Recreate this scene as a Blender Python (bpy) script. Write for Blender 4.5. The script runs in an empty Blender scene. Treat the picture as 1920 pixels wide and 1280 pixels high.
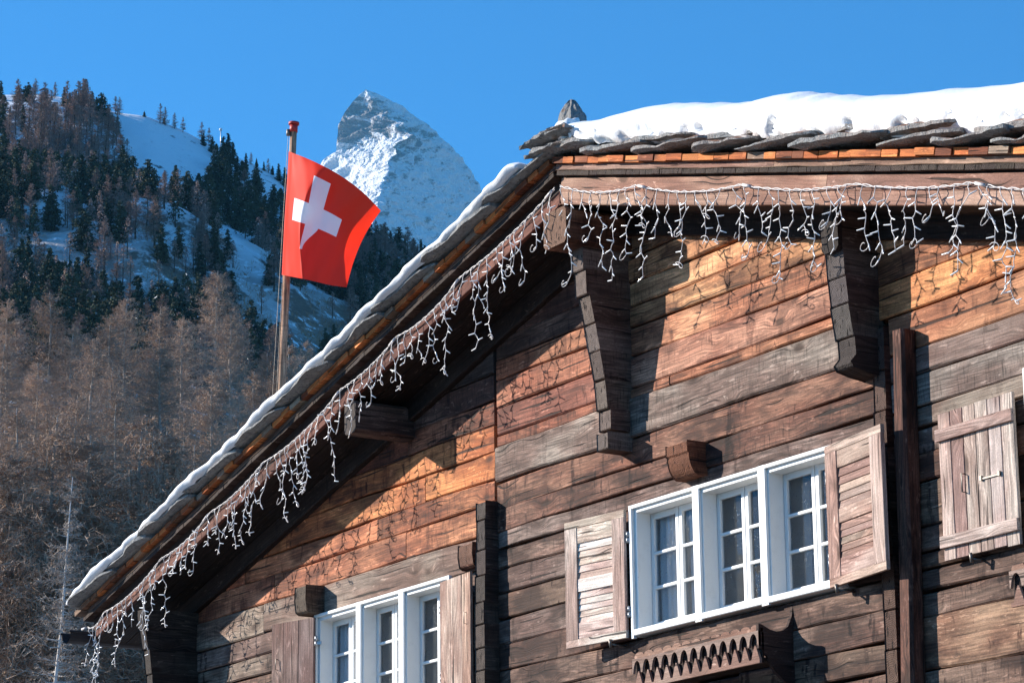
import bpy, math, random
import numpy as np
from mathutils import Vector, Matrix, noise as mnoise
random.seed(7); np.random.seed(7)
rnd = random.random
def U(a, b): return a + (b - a) * rnd()
scene = bpy.context.scene
COL = scene.collection

# ------------------------------------------------------------------ camera
F_PX, PITCH, AZ, ROLL = 5592.8, 0.25494206, 0.57202416, -0.01254143
_fh = np.array([-math.cos(AZ), math.sin(AZ), 0.0])
_R = np.array([_fh[1], -_fh[0], 0.0])
FW = _fh * math.cos(PITCH) + np.array([0, 0, math.sin(PITCH)])
_U = np.cross(_R, FW)
RT = math.cos(ROLL) * _R + math.sin(ROLL) * _U
UP = -math.sin(ROLL) * _R + math.cos(ROLL) * _U
CAM = np.array([19.3115, -13.6104, 1.7])
def ray(x, y):
    d = FW + RT * (x - 960) / F_PX - UP * (y - 640) / F_PX
    return d / np.linalg.norm(d)
def P(x, y, n=0.0):                      # survey: point of the facade-parallel plane standing n metres out
    d = ray(x, y); k = (-n - CAM[1]) / d[1]
    return Vector(CAM + d * k)
def S(x, y, X):                          # survey: (n, z) on the plane of constant X
    d = ray(x, y); k = (X - CAM[0]) / d[0]; p = CAM + d * k
    return -p[1], p[2]
cd = bpy.data.cameras.new('camera'); co = bpy.data.objects.new('camera', cd); COL.objects.link(co)
cd.sensor_width = 36; cd.lens = F_PX / 1920 * 36; cd.clip_start = 0.5; cd.clip_end = 60000
m = Matrix((tuple(RT), tuple(UP), tuple(-FW))).transposed().to_4x4(); m.translation = Vector(CAM)
co.matrix_world = m; scene.camera = co

# ------------------------------------------------------------------ mesh builder
class MB:
    def __init__(s):
        s.v = []; s.f = []; s.uv = []; s.t = []; s.r = []; s.m = []; s.sm = []
    def face(s, idx, uv=None, tint=(1, 1, 1, 0), r=0.0, m=0, smooth=False):
        s.f.append(tuple(idx)); s.uv.append(uv or [(0, 0)] * len(idx)); s.t.append(tint); s.r.append(r); s.m.append(m); s.sm.append(smooth)
    def add(s, pts):
        b = len(s.v); s.v.extend([tuple(p) for p in pts]); return b
    def build(s, name, mats, parent=None, loc=None):
        me = bpy.data.meshes.new(name)
        vv = s.v
        if loc is not None: vv = [(p[0]-loc[0], p[1]-loc[1], p[2]-loc[2]) for p in vv]
        me.from_pydata(vv, [], s.f)
        n = len(me.loops)
        if n:
            ul = me.uv_layers.new(name='UVMap')
            ul.data.foreach_set('uv', np.array([c for q in s.uv for c in q], dtype=np.float32).ravel())
            ta = me.attributes.new('tint', 'FLOAT_COLOR', 'FACE')
            ta.data.foreach_set('color', np.array(s.t, dtype=np.float32).ravel())
            ra = me.attributes.new('rnd', 'FLOAT', 'FACE')
            ra.data.foreach_set('value', np.array(s.r, dtype=np.float32))
            me.polygons.foreach_set('material_index', np.array(s.m, dtype=np.int32))
            me.polygons.foreach_set('use_smooth', np.array(s.sm, dtype=bool))
        for mt in (mats if isinstance(mats, (list, tuple)) else [mats]): me.materials.append(mt)
        me.update()
        o = bpy.data.objects.new(name, me); COL.objects.link(o)
        if loc is not None: o.location = loc
        if parent is not None: o.parent = parent; o.matrix_parent_inverse = Matrix.Identity(4)
        return o
def V(*a): return Vector(a)
def beam(mb, p0, p1, up, w, h, tint=(.2, .15, .1, .3), r=None, ch=.008, segs=None, wob=0.0, w1=None, h1=None, caps=(True, True), capm=1, m=0):
    """timber from p0 to p1; up = height direction, w = width sideways, h = height; UV u runs along the grain"""
    p0 = Vector(p0); p1 = Vector(p1); ax = (p1 - p0); L = ax.length; ax.normalize()
    up = Vector(up); up = (up - ax * up.dot(ax)).normalized(); sd = ax.cross(up)
    r = rnd() if r is None else r
    w1 = w if w1 is None else w1; h1 = h if h1 is None else h1
    segs = segs or max(1, int(L / .35))
    rings = []
    ph = [U(0, 6.3) for _ in range(4)]
    for i in range(segs + 1):
        k = i / segs; c = p0.lerp(p1, k); a = (w + (w1 - w) * k) / 2; b = (h + (h1 - h) * k) / 2
        e = min(ch, a * .4, b * .4)
        o1 = wob * (math.sin(L * k * 1.7 + ph[0]) + .6 * math.sin(L * k * 4.3 + ph[1]) + U(-.5, .5))
        o2 = wob * (math.sin(L * k * 1.9 + ph[2]) + .6 * math.sin(L * k * 3.7 + ph[3]) + U(-.5, .5))
        pr = [(-a, -b + e + o1), (-a + e, -b + o1), (a - e, -b + o1), (a, -b + e + o1), (a, b - e + o2), (a - e, b + o2), (-a + e, b + o2), (-a, b - e + o2)]
        rings.append(mb.add([c + sd * x + up * y for x, y in pr]))
    per = [0]
    dims = [e * 1.4, w - 2 * e, e * 1.4, h - 2 * e, e * 1.4, w - 2 * e, e * 1.4, h - 2 * e]
    for q in dims: per.append(per[-1] + q)
    for i in range(segs):
        u0 = L * i / segs; u1 = L * (i + 1) / segs
        for j in range(8):
            k = (j + 1) % 8
            mb.face((rings[i] + j, rings[i + 1] + j, rings[i + 1] + k, rings[i] + k),
                    [(u0, per[j]), (u1, per[j]), (u1, per[j + 1]), (u0, per[j + 1])], tint, r, m)
    def cap(b, rev):
        id_ = [b + j for j in range(8)]
        a = w / 2; bb = h / 2
        uv = [(-a, -bb), (-a, -bb), (a, -bb), (a, -bb), (a, bb), (a, bb), (-a, bb), (-a, bb)]
        if rev: id_ = id_[::-1]; uv = uv[::-1]
        mb.face(id_, uv, tint, r, capm)
    if caps[0]: cap(rings[0], False)
    if caps[1]: cap(rings[-1], True)
def box(mb, x0, x1, y0, y1, z0, z1, tint=(1, 1, 1, 0), r=0.0, m=0):
    b = mb.add([(x0, y0, z0), (x1, y0, z0), (x1, y1, z0), (x0, y1, z0), (x0, y0, z1), (x1, y0, z1), (x1, y1, z1), (x0, y1, z1)])
    for q, d in (((0, 3, 2, 1), 2), ((4, 5, 6, 7), 2), ((0, 1, 5, 4), 1), ((2, 3, 7, 6), 1), ((1, 2, 6, 5), 0), ((3, 0, 4, 7), 0)):
        uv = []
        for i in q:
            p = mb.v[b + i]; uv.append((p[1], p[2]) if d == 0 else (p[0], p[2]) if d == 1 else (p[0], p[1]))
        mb.face([b + i for i in q], uv, tint, r, m)
def bevel_box(mb, x0, x1, y0, y1, z0, z1, ch=.004, m=0, tint=(1, 1, 1, 0)):
    beam(mb, V((x0 + x1) / 2, (y0 + y1) / 2, z0), V((x0 + x1) / 2, (y0 + y1) / 2, z1), V(0, 1, 0), x1 - x0, y1 - y0, tint, 0, ch, segs=1, capm=m, m=m)
def tube(mb, pts, rad, n=5, m=0, tint=(1, 1, 1, 0), r=0.0, cap=False, smooth=True):
    pts = [Vector(p) for p in pts]; rings = []
    rad = rad if isinstance(rad, (list, tuple)) else [rad] * len(pts)
    ref = V(.31, .77, .55)
    for i, p in enumerate(pts):
        d = (pts[min(i + 1, len(pts) - 1)] - pts[max(i - 1, 0)])
        d = d.normalized() if d.length > 1e-9 else V(0, 0, 1)
        a = d.cross(ref)
        if a.length < .1: a = d.cross(V(1, 0, 0))
        a.normalize(); b = d.cross(a)
        rings.append(mb.add([p + (a * math.cos(6.2832 * j / n) + b * math.sin(6.2832 * j / n)) * rad[i] for j in range(n)]))
    L = 0
    for i in range(len(pts) - 1):
        L2 = L + (pts[i + 1] - pts[i]).length
        for j in range(n):
            k = (j + 1) % n
            mb.face((rings[i] + j, rings[i] + k, rings[i + 1] + k, rings[i + 1] + j),
                    [(L, j / n * .3), (L, (j + 1) / n * .3), (L2, (j + 1) / n * .3), (L2, j / n * .3)], tint, r, m, smooth)
        L = L2
    if cap:
        mb.face([rings[0] + j for j in range(n)][::-1], None, tint, r, m); mb.face([rings[-1] + j for j in range(n)], None, tint, r, m)
def tag(o, label=None, cat=None, group=None, kind=None):
    if label: o['label'] = label
    if cat: o['category'] = cat
    if group: o['group'] = group
    if kind: o['kind'] = kind
    return o
def empty(name, loc=(0, 0, 0), parent=None):
    o = bpy.data.objects.new(name, None); COL.objects.link(o); o.location = loc; o.empty_display_size = .2
    if parent is not None: o.parent = parent
    return o

# ------------------------------------------------------------------ materials
class NT:
    def __init__(s, name):
        s.mat = bpy.data.materials.new(name); s.mat.use_nodes = True; s.t = s.mat.node_tree; s.t.nodes.clear()
        s.out = s.t.nodes.new('ShaderNodeOutputMaterial')
    def n(s, typ, ins=None, **kw):
        nd = s.t.nodes.new('ShaderNode' + typ)
        for k, v in kw.items(): setattr(nd, k, v)
        for k, v in (ins or {}).items():
            if isinstance(v, bpy.types.NodeSocket): s.t.links.new(v, nd.inputs[k])
            elif v is not None: nd.inputs[k].default_value = v
        return nd
    def math(s, op, a, b=None, c=None, clamp=False):
        return s.n('Math', {0: a, 1: b, 2: c}, operation=op, use_clamp=clamp).outputs[0]
    def vmath(s, op, a, b=None): return s.n('VectorMath', {0: a, 1: b}, operation=op).outputs[0]
    def noise(s, vec, scale=1, detail=3, rough=.55, dist=0.0, out=0):
        return s.n('TexNoise', {'Vector': vec, 'Scale': scale, 'Detail': detail, 'Roughness': rough, 'Distortion': dist}).outputs[out]
    def ramp(s, fac, lo, hi, a=0.0, b=1.0):
        return s.n('MapRange', {0: fac, 1: lo, 2: hi, 3: a, 4: b}, interpolation_type='SMOOTHSTEP').outputs[0]
    def mix(s, fac, a, b, mode='MIX'):
        nd = s.t.nodes.new('ShaderNodeMix'); nd.data_type = 'RGBA'; nd.blend_type = mode
        for i, v in ((0, fac), (6, a), (7, b)):
            if isinstance(v, bpy.types.NodeSocket): s.t.links.new(v, nd.inputs[i])
            else: nd.inputs[i].default_value = v if i == 0 else (tuple(v) + (1,))[:4]
        return nd.outputs[2]
    def surf(s, color, rough=.8, spec=.3, bump=None, bd=.01, bs=1.0, metal=0.0, **extra):
        ins = {'Base Color': color if isinstance(color, bpy.types.NodeSocket) else (tuple(color) + (1,))[:4], 'Roughness': rough, 'Specular IOR Level': spec, 'Metallic': metal}
        ins.update(extra)
        p = s.n('BsdfPrincipled', ins)
        if bump is not None:
            b = s.n('Bump', {'Height': bump, 'Distance': bd, 'Strength': bs}); s.t.links.new(b.outputs[0], p.inputs['Normal'])
        s.t.links.new(p.outputs[0], s.out.inputs[0]); return p

def wood_material(name, fine=1.0, drip=1.0, saw=.55, rough=.8, knots=1.0, con=1.0):
    t = NT(name)
    uv = t.n('UVMap', uv_map='UVMap').outputs[0]
    tint = t.n('Attribute', attribute_name='tint'); col = t.vmath('MULTIPLY', tint.outputs['Color'], (.92, .90, .90)); stain = tint.outputs['Alpha']
    r = t.n('Attribute', attribute_name='rnd').outputs['Fac']
    off = t.vmath('MULTIPLY', t.n('CombineXYZ', {0: r, 1: r, 2: r}).outputs[0], (53.1, 17.7, 91.0))
    p0 = t.vmath('ADD', uv, off)
    w1 = t.noise(t.vmath('MULTIPLY', p0, (1.1, 5, 1)), 1, 3, .5)
    warp = t.math('MULTIPLY', t.math('SUBTRACT', w1, .5), .055)
    # knots
    kv = t.n('TexVoronoi', {'Vector': t.vmath('MULTIPLY', p0, (1.9, 4.2, 1)), 'Scale': 1.0, 'Randomness': 1.0}, voronoi_dimensions='3D')
    kd = kv.outputs['Distance']; kc = t.n('SeparateColor', {0: kv.outputs['Color']}).outputs[0]
    kon = t.math('GREATER_THAN', kc, .25)
    knot = t.math('MULTIPLY', t.ramp(kd, .19, .06), kon)
    khalo = t.math('MULTIPLY', t.ramp(kd, .42, .08), kon)
    bulge = t.math('MULTIPLY', khalo, .05)
    pw = t.vmath('ADD', p0, t.n('CombineXYZ', {1: t.math('ADD', warp, bulge)}).outputs[0])
    g1 = t.noise(t.vmath('MULTIPLY', pw, (1.3, 66 * fine, 1)), 1, 4, .65)
    g1b = t.noise(t.vmath('MULTIPLY', pw, (2.6, 27 * fine, 1)), 1, 3, .6)
    g2n = t.noise(t.vmath('MULTIPLY', pw, (.55, 7, 1)), 1, 2, .5)
    g2 = t.math('ADD', t.math('MULTIPLY', t.math('SINE', t.math('MULTIPLY', g2n, 95)), .5), .5)
    crack = t.ramp(t.noise(t.vmath('MULTIPLY', t.vmath('ADD', pw, (7, 3, 5)), (1.0, 30, 1)), 1, 2, .5), .660, .690)
    blot = t.noise(t.vmath('MULTIPLY', t.vmath('ADD', p0, (3, 9, 2)), (1.6, 4.2, 1)), 1, 5, .62)
    pos = t.n('NewGeometry').outputs['Position']
    dv = t.vmath('ADD', t.vmath('MULTIPLY', pos, (7, 7, 1.6)), t.vmath('MULTIPLY', t.noise(pos, 3, 2, .5, out=1), (.9, .9, .4)))
    dr = t.ramp(t.noise(t.vmath('ADD', dv, t.vmath('MULTIPLY', off, (.07, .02, .05))), 1, 4, .6), .55, .68)
    spots = t.ramp(t.noise(t.vmath('MULTIPLY', p0, (7, 9, 1)), 1, 4, .7), .63, .74)
    dv2 = t.vmath('ADD', t.vmath('MULTIPLY', pos, (10, 10, 3.0)), t.vmath('MULTIPLY', t.noise(pos, 7, 2, .5, out=1), (.8, .8, .5)))
    dr2 = t.ramp(t.noise(t.vmath('ADD', dv2, t.vmath('MULTIPLY', off, (.05, .09, .06))), 1, 3, .6), .62, .70)
    dr = t.math('MAXIMUM', dr, t.math('MULTIPLY', dr2, 1.1))
    sw = t.noise(t.vmath('MULTIPLY', p0, (70, 7, 1)), 1, 3, .6)
    # colour
    v1 = t.ramp(g1, .30, .72, .90 - .40 * con, .90 + .40 * con)
    v1 = t.math('MULTIPLY', v1, t.ramp(g1b, .32, .70, .96 - .20 * con, .96 + .20 * con))
    v1 = t.math('MULTIPLY', v1, t.math('ADD', 1.0, t.math('MULTIPLY', t.math('SUBTRACT', g2, .62), t.ramp(t.math('FRACT', t.math('MULTIPLY', r, 7.3)), .35, .75, .12, .50))))
    swf = t.ramp(t.math('FRACT', t.math('MULTIPLY', r, 3.7)), .25, .6, .15, 1.0)
    swk = t.math('MULTIPLY', t.math('MULTIPLY', t.ramp(sw, .52, .68), swf), t.ramp(t.noise(t.vmath('MULTIPLY', p0, (1.3, 3, 1)), 1, 2, .5), .38, .58))
    v1 = t.math('MULTIPLY', v1, t.math('SUBTRACT', 1.0, t.math('MULTIPLY', swk, saw)))
    c = t.mix(1.0, col, t.n('CombineColor', {0: v1, 1: v1, 2: v1}).outputs[0], 'MULTIPLY')
    hv = t.noise(t.vmath('MULTIPLY', t.vmath('ADD', p0, (8, 1, 4)), (.9, 2.2, 1)), 1, 3, .55)
    c = t.mix(t.ramp(hv, .40, .62), t.mix(1.0, c, (.74, .58, .52), 'MULTIPLY'), t.mix(1.0, c, (1.16, 1.14, 1.06), 'MULTIPLY'))
    grit = t.noise(t.vmath('MULTIPLY', p0, (70, 150, 1)), 1, 2, .6)
    gm = t.ramp(grit, .3, .7, .82, 1.16)
    c = t.mix(1.0, c, t.n('CombineColor', {0: gm, 1: gm, 2: gm}).outputs[0], 'MULTIPLY')
    bf = t.math('MULTIPLY', t.ramp(blot, .43, .62), t.math('MULTIPLY', stain, 1.05), clamp=True)
    c = t.mix(bf, c, t.mix(.25, t.mix(1.0, c, (.36, .28, .26), 'MULTIPLY'), (.040, .028, .024)))
    lf = t.math('MULTIPLY', t.ramp(blot, .40, .25), .45)
    c = t.mix(lf, c, t.mix(.5, c, t.mix(1.0, c, (1.7, 1.55, 1.45), 'MULTIPLY')))
    df = t.math('MULTIPLY', dr, t.math('MULTIPLY', stain, .95 * drip), clamp=True)
    c = t.mix(df, c, t.mix(1.0, c, (.20, .13, .12), 'MULTIPLY'))
    c = t.mix(t.math('MULTIPLY', spots, t.math('MULTIPLY', stain, .55)), c, (.03, .024, .022))
    fl = t.math('MULTIPLY', t.ramp(t.noise(t.vmath('MULTIPLY', t.vmath('ADD', pw, (1, 5, 8)), (9, 34, 1)), 1, 4, .65), .57, .68), t.math('MULTIPLY', t.ramp(blot, .58, .42), .75))
    c = t.mix(fl, c, t.mix(.25, t.mix(1.0, col, (1.9, 1.75, 1.65), 'MULTIPLY'), (.30, .22, .17)))
    c = t.mix(t.math('MULTIPLY', khalo, .35 * knots), c, t.mix(1.0, c, (.55, .42, .36), 'MULTIPLY'))
    c = t.mix(t.math('MULTIPLY', knot, .85 * knots), c, (.035, .017, .011))
    c = t.mix(t.math('MULTIPLY', crack, .85), c, (.010, .007, .006))
    h = t.math('SUBTRACT', t.math('ADD', t.math('MULTIPLY', g1, .5), t.math('MULTIPLY', g1b, .5)), t.math('MULTIPLY', crack, 1.2))
    h = t.math('SUBTRACT', h, t.math('MULTIPLY', knot, .3))
    t.surf(c, rough, .25, h, .010, .8)
    return t.mat
M = {}
M['wood'] = wood_material('weathered_wood', con=.85)
M['board'] = wood_material('board_wood', fine=1.4, drip=.25, saw=.1, knots=.8, con=.55)
t = NT('end_grain')
uv = t.n('UVMap', uv_map='UVMap').outputs[0]; at = t.n('Attribute', attribute_name='tint'); r = t.n('Attribute', attribute_name='rnd').outputs['Fac']
of = t.vmath('MULTIPLY', t.n('CombineXYZ', {0: r, 1: r, 2: r}).outputs[0], (.03, .05, 90))
p = t.vmath('ADD', uv, of)
ln = t.vmath('LENGTH', t.vmath('MULTIPLY', p, (1, 1, 0))); ln = t.n('VectorMath', {0: t.vmath('MULTIPLY', p, (1, 1, 0))}, operation='LENGTH').outputs['Value']
nz = t.noise(t.vmath('MULTIPLY', p, (14, 14, 1)), 1, 4, .65)
rg = t.math('ADD', t.math('MULTIPLY', t.math('SINE', t.math('ADD', t.math('MULTIPLY', ln, 420), t.math('MULTIPLY', nz, 16))), .5), .5)
ck = t.ramp(t.noise(t.vmath('MULTIPLY', p, (40, 9, 1)), 1, 3, .6), .6, .67)
v = t.math('MULTIPLY', t.math('ADD', .45, t.math('MULTIPLY', rg, .25)), t.math('ADD', .45, t.math('MULTIPLY', nz, 1.2)))
c = t.mix(1.0, at.outputs['Color'], t.n('CombineColor', {0: v, 1: v, 2: v}).outputs[0], 'MULTIPLY')
c = t.mix(ck, c, (.012, .009, .008))
t.surf(c, .85, .2, t.math('SUBTRACT', t.math('ADD', nz, t.math('MULTIPLY', rg, .2)), ck), .012, .9)
M['end'] = t.mat
t = NT('dark_backing'); t.surf((.012, .010, .010), .9, .1); M['dark'] = t.mat
t = NT('white_paint'); pos = t.n('NewGeometry').outputs['Position']
nz = t.noise(pos, 9, 5, .6); nf = t.noise(pos, 60, 3, .6)
c = t.mix(t.ramp(nz, .5, .75, 0, .35), (.82, .82, .80), (.66, .66, .64)); c = t.mix(t.ramp(nf, .70, .76), c, (.45, .42, .38))
t.surf(c, .45, .4, nf, .002, .5); M['white'] = t.mat
# glass: thin, mirror-like at grazing, see-through otherwise, with dried drops
t = NT('window_glass'); pos = t.n('NewGeometry').outputs['Position']
fr = t.n('Fresnel', {'IOR': 1.5}).outputs[0]
wv = t.n('Bump', {'Height': t.noise(pos, 2.2, 2, .5), 'Distance': .02, 'Strength': .35}).outputs[0]
gl = t.n('BsdfGlossy', {'Color': (.9, .92, .95, 1), 'Roughness': .02, 'Normal': wv}).outputs[0]
tr = t.n('BsdfTransparent', {'Color': (.80, .83, .86, 1)}).outputs[0]
mx = t.n('MixShader', {0: t.math('MULTIPLY', fr, .85), 1: tr, 2: gl}).outputs[0]
sp = t.math('MULTIPLY', t.ramp(t.noise(pos, 85, 2, .6), .61, .69), t.ramp(t.noise(pos, 5, 3, .6), .35, .62))
ds = t.n('BsdfDiffuse', {'Color': (.75, .78, .8, 1)}).outputs[0]
mx = t.n('MixShader', {0: t.math('ADD', t.math('MULTIPLY', sp, .5), .035), 1: mx, 2: ds}).outputs[0]
t.t.links.new(mx, t.out.inputs[0]); M['glass'] = t.mat
t = NT('curtain_cloth'); t.surf((.80, .80, .80), .9, .1); M['curtain'] = t.mat
t = NT('room_wall'); t.surf((.10, .085, .075), .9, .1); M['room'] = t.mat
t = NT('iron'); pos = t.n('NewGeometry').outputs['Position']; nz = t.noise(pos, 40, 4, .6)
t.surf(t.mix(nz, (.10, .085, .075), (.28, .25, .22)), .5, .4, metal=.6); M['iron'] = t.mat
t = NT('galvanised'); pos = t.n('NewGeometry').outputs['Position']; nz = t.noise(pos, 25, 3, .6)
t.surf(t.mix(nz, (.35, .36, .38), (.6, .6, .6)), .45, .5, metal=.7); M['zinc'] = t.mat
t = NT('dark_copper'); t.surf((.03, .03, .035), .6, .3); M['gutter'] = t.mat
# schist slabs
t = NT('roof_stone'); pos = t.n('NewGeometry').outputs['Position']; nr = t.n('NewGeometry').outputs['Normal']; r = t.n('Attribute', attribute_name='rnd').outputs['Fac']
n1 = t.noise(pos, 5, 6, .65); n2 = t.noise(pos, 26, 5, .7); n3 = t.noise(t.vmath('MULTIPLY', pos, (3, 3, 24)), 1, 4, .6)
c = t.mix(n1, (.18, .185, .185), (.42, .42, .41)); c = t.mix(t.ramp(n2, .45, .7, 0, .6), c, (.52, .51, .48)); c = t.mix(t.ramp(n2, .48, .32, 0, .7), c, (.07, .07, .07))
edge = t.math('SUBTRACT', 1.0, t.math('ABSOLUTE', t.n('SeparateXYZ', {0: nr}).outputs[2]))
lich_sunlit = t.math('MULTIPLY', t.ramp(t.noise(pos, 3.5, 4, .65), .42, .54), t.math('MULTIPLY', t.ramp(t.n('SeparateXYZ', {0: nr}).outputs[2], -.1, .25), t.ramp(t.n('SeparateXYZ', {0: pos}).outputs[0], -.6, .4, .15, 1.0)))  # orange lichen that also paints the sun-caught upper edges
c = t.mix(t.math('MULTIPLY', lich_sunlit, .9), c, t.mix(n2, (.36, .13, .05), (.22, .12, .08)))
t.surf(c, .8, .3, t.math('ADD', t.math('MULTIPLY', n2, 1.4), t.math('MULTIPLY', n3, .8)), .030, 1.0); M['stone'] = t.mat
t = NT('grey_rock'); pos = t.n('NewGeometry').outputs['Position']
n1 = t.noise(pos, 7, 6, .65); n2 = t.noise(pos, 34, 5, .7); n3 = t.noise(t.vmath('ADD', pos, (5, 5, 5)), 6, 4, .6)
c = t.mix(n1, (.15, .15, .15), (.40, .39, .37)); c = t.mix(t.ramp(n2, .50, .66, 0, .7), c, (.07, .07, .075)); c = t.mix(t.ramp(n3, .64, .70, 0, .8), c, (.30, .14, .06))
t.surf(c, .85, .25, t.math('ADD', n1, n2), .03, .9); M['rock'] = t.mat
# snow
t = NT('snow'); pos = t.n('NewGeometry').outputs['Position']
n1 = t.noise(pos, 12, 5, .6); n2 = t.noise(pos, 60, 3, .6)
c = t.mix(n1, (.86, .87, .89), (.90, .90, .91))
t.surf(c, .6, .25, t.math('ADD', n1, t.math('MULTIPLY', n2, .3)), .012, .5); M['snow'] = t.mat
# light-string plastic
t = NT('cable_plastic'); t.surf((.64, .60, .59), .35, .45); M['cable'] = t.mat
t = NT('bulb_plastic'); t.surf((.85, .85, .85), .15, .6); M['bulb'] = t.mat
# flag
def cloth(name, c):
    t = NT(name); uv = t.n('UVMap', uv_map='UVMap').outputs[0]
    w = t.noise(t.vmath('MULTIPLY', uv, (260, 260, 1)), 1, 2, .5)
    d = t.n('BsdfDiffuse', {'Color': c + (1,)}).outputs[0]
    b = t.n('BsdfTranslucent', {'Color': tuple(min(1, x * 1.15) for x in c) + (1,)}).outputs[0]
    s = t.n('BsdfGlossy', {'Color': (.5, .5, .5, 1), 'Roughness': .55}).outputs[0]
    mx = t.n('MixShader', {0: .37, 1: d, 2: b}).outputs[0]
    mx = t.n('MixShader', {0: t.math('ADD', .02, t.math('MULTIPLY', w, .03)), 1: mx, 2: s}).outputs[0]
    t.t.links.new(mx, t.out.inputs[0]); return t.mat
M['red'] = cloth('red_cloth', (.84, .034, .012)); M['cross'] = cloth('white_cloth', (.90, .90, .92))
t = NT('red_paint'); t.surf((.45, .03, .025), .5, .4); M['redpaint'] = t.mat
# trees
def tree_mat(name, a, b, tr=0.0):
    t = NT(name); oi = t.n('ObjectInfo').outputs['Random']; pos = t.n('NewGeometry').outputs['Position']
    nz = t.noise(pos, .9, 3, .6); f = t.math('ADD', t.math('MULTIPLY', oi, .55), t.math('MULTIPLY', nz, .5), clamp=True)
    c = t.mix(f, a, b); p = t.surf(c, .85, .15); return t.mat
M['needle'] = tree_mat('pine_needles', (.028, .048, .038), (.10, .108, .062))
M['pbark'] = tree_mat('pine_bark', (.06, .045, .035), (.11, .08, .06))
M['twig'] = tree_mat('larch_twigs', (.27, .19, .138), (.68, .49, .365))
M['htwig'] = tree_mat('hill_larch_twigs', (.21, .145, .12), (.46, .32, .265))
M['lbark'] = tree_mat('larch_bark', (.36, .30, .255), (.56, .48, .41))
M['pale'] = tree_mat('pale_bark', (.60, .55, .51), (.75, .70, .65))
M['brush'] = tree_mat('brush_twigs', (.24, .145, .09), (.50, .33, .21))
# terrain
t = NT('hill_ground'); g = t.n('NewGeometry'); pos = g.outputs['Position']; nr = g.outputs['Normal']
nz = t.n('SeparateXYZ', {0: nr}).outputs[2]; ph = t.n('SeparateXYZ', {0: pos}).outputs[2]
n1 = t.noise(pos, .05, 6, .62); n2 = t.noise(pos, .35, 5, .65); n3 = t.noise(t.vmath('MULTIPLY', pos, (1, 1, 2.2)), .9, 4, .7)
rock = t.mix(n3, (.07, .065, .065), (.24, .22, .20)); snowc = t.mix(n2, (.84, .86, .89), (.92, .93, .94))
earth = t.mix(n3, (.12, .078, .05), (.34, .225, .15))
steep = t.math('ADD', nz, t.math('MULTIPLY', t.math('SUBTRACT', n2, .5), .55))
c = t.mix(t.ramp(steep, .66, .74), rock, snowc)
lowf = t.math('ADD', ph, t.math('MULTIPLY', t.math('SUBTRACT', n1, .5), 90))
bare = t.math('MULTIPLY', t.ramp(lowf, 190, 130), t.ramp(n2, .63, .56))
c = t.mix(bare, c, earth)
near = t.ramp(ph, 2.5, .6)
asph = t.mix(t.ramp(t.noise(pos, .5, 5, .6), .50, .60), (.050, .048, .045), (.20, .20, .205))
px_ = t.n('SeparateXYZ', {0: pos}).outputs[0]
asph = t.mix(t.ramp(px_, -7, -12), asph, (.42, .42, .43))
c = t.mix(near, c, asph)
t.surf(c, .85, .2, t.math('ADD', n3, n2), .6, .5); M['hill'] = t.mat
t = NT('mountain_rock'); g = t.n('NewGeometry'); pos = g.outputs['Position']; nr = g.outputs['Normal']
uv = t.n('UVMap', uv_map='UVMap').outputs[0]; us = t.n('SeparateXYZ', {0: uv})
n1 = t.noise(pos, .012, 6, .6); n2 = t.noise(pos, .05, 6, .68); n4 = t.noise(pos, .16, 5, .7)
# strata: streaks dipping across the faces
dirs = t.n('VectorRotate', {'Vector': pos, 'Axis': (0.48, .87, 0), 'Angle': math.radians(-38)}, rotation_type='AXIS_ANGLE').outputs[0]
st = t.noise(t.vmath('MULTIPLY', dirs, (.018, .018, .10)), 1, 5, .65)
rk = t.mix(n4, (.10, .10, .11), (.30, .29, .30)); rk = t.mix(t.ramp(st, .45, .62, 0, .5), rk, (.38, .34, .31))
sm = t.n('Attribute', attribute_name='rnd').outputs['Fac']
q = t.math('ADD', t.math('MULTIPLY', t.math('SUBTRACT', st, .5), 1.7), t.math('MULTIPLY', t.math('SUBTRACT', n2, .5), .8))
q = t.math('ADD', q, t.math('MULTIPLY', t.math('SUBTRACT', n4, .5), .42))
q = t.math('ADD', q, sm)
c = t.mix(t.ramp(q, .35, .64), rk, (.86, .87, .90))
t.surf(c, .8, .2, t.math('ADD', n4, t.math('ADD', st, n2)), 9, .9); M['mountain'] = t.mat
M['glassdark'] = M['glass']

# ------------------------------------------------------------------ chalet
TL_, TR_ = .2645, .269                      # slopes of the two roof halves
ZF = 8.94                                 # underside of the barge board at the ridge
X0 = -.105                                # the ridge
NF = .62                                  # barge boards stand this far out from the wall
def slope(sg): return TR_ if sg > 0 else TL_
def zf(x): return ZF - slope(x - X0) * abs(x - X0)
XL, XR = -7.82, 7.85
GROUND = 0.0
house = tag(empty('chalet', (0, 0, 0)), 'weathered dark timber chalet with white framed windows and a snow covered stone slab roof', 'house')
def jit(c, a=.12, stain=None):
    k = U(1 - a, 1 + a); return (c[0] * k * U(.96, 1.04), c[1] * k, c[2] * k * U(.95, 1.05), c[3] if stain is None else stain)
TAN = (.74, .375, .195, .85); ORA = (.70, .265, .095, .95); RED = (.52, .24, .14, .8); GREY = (.325, .265, .235, .4)
BRN = (.28, .145, .10, 1.0); LOW = (.215, .14, .108, 1.0); DRK = (.055, .040, .034, .5); GRB = (.265, .195, .165, .8)

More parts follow.
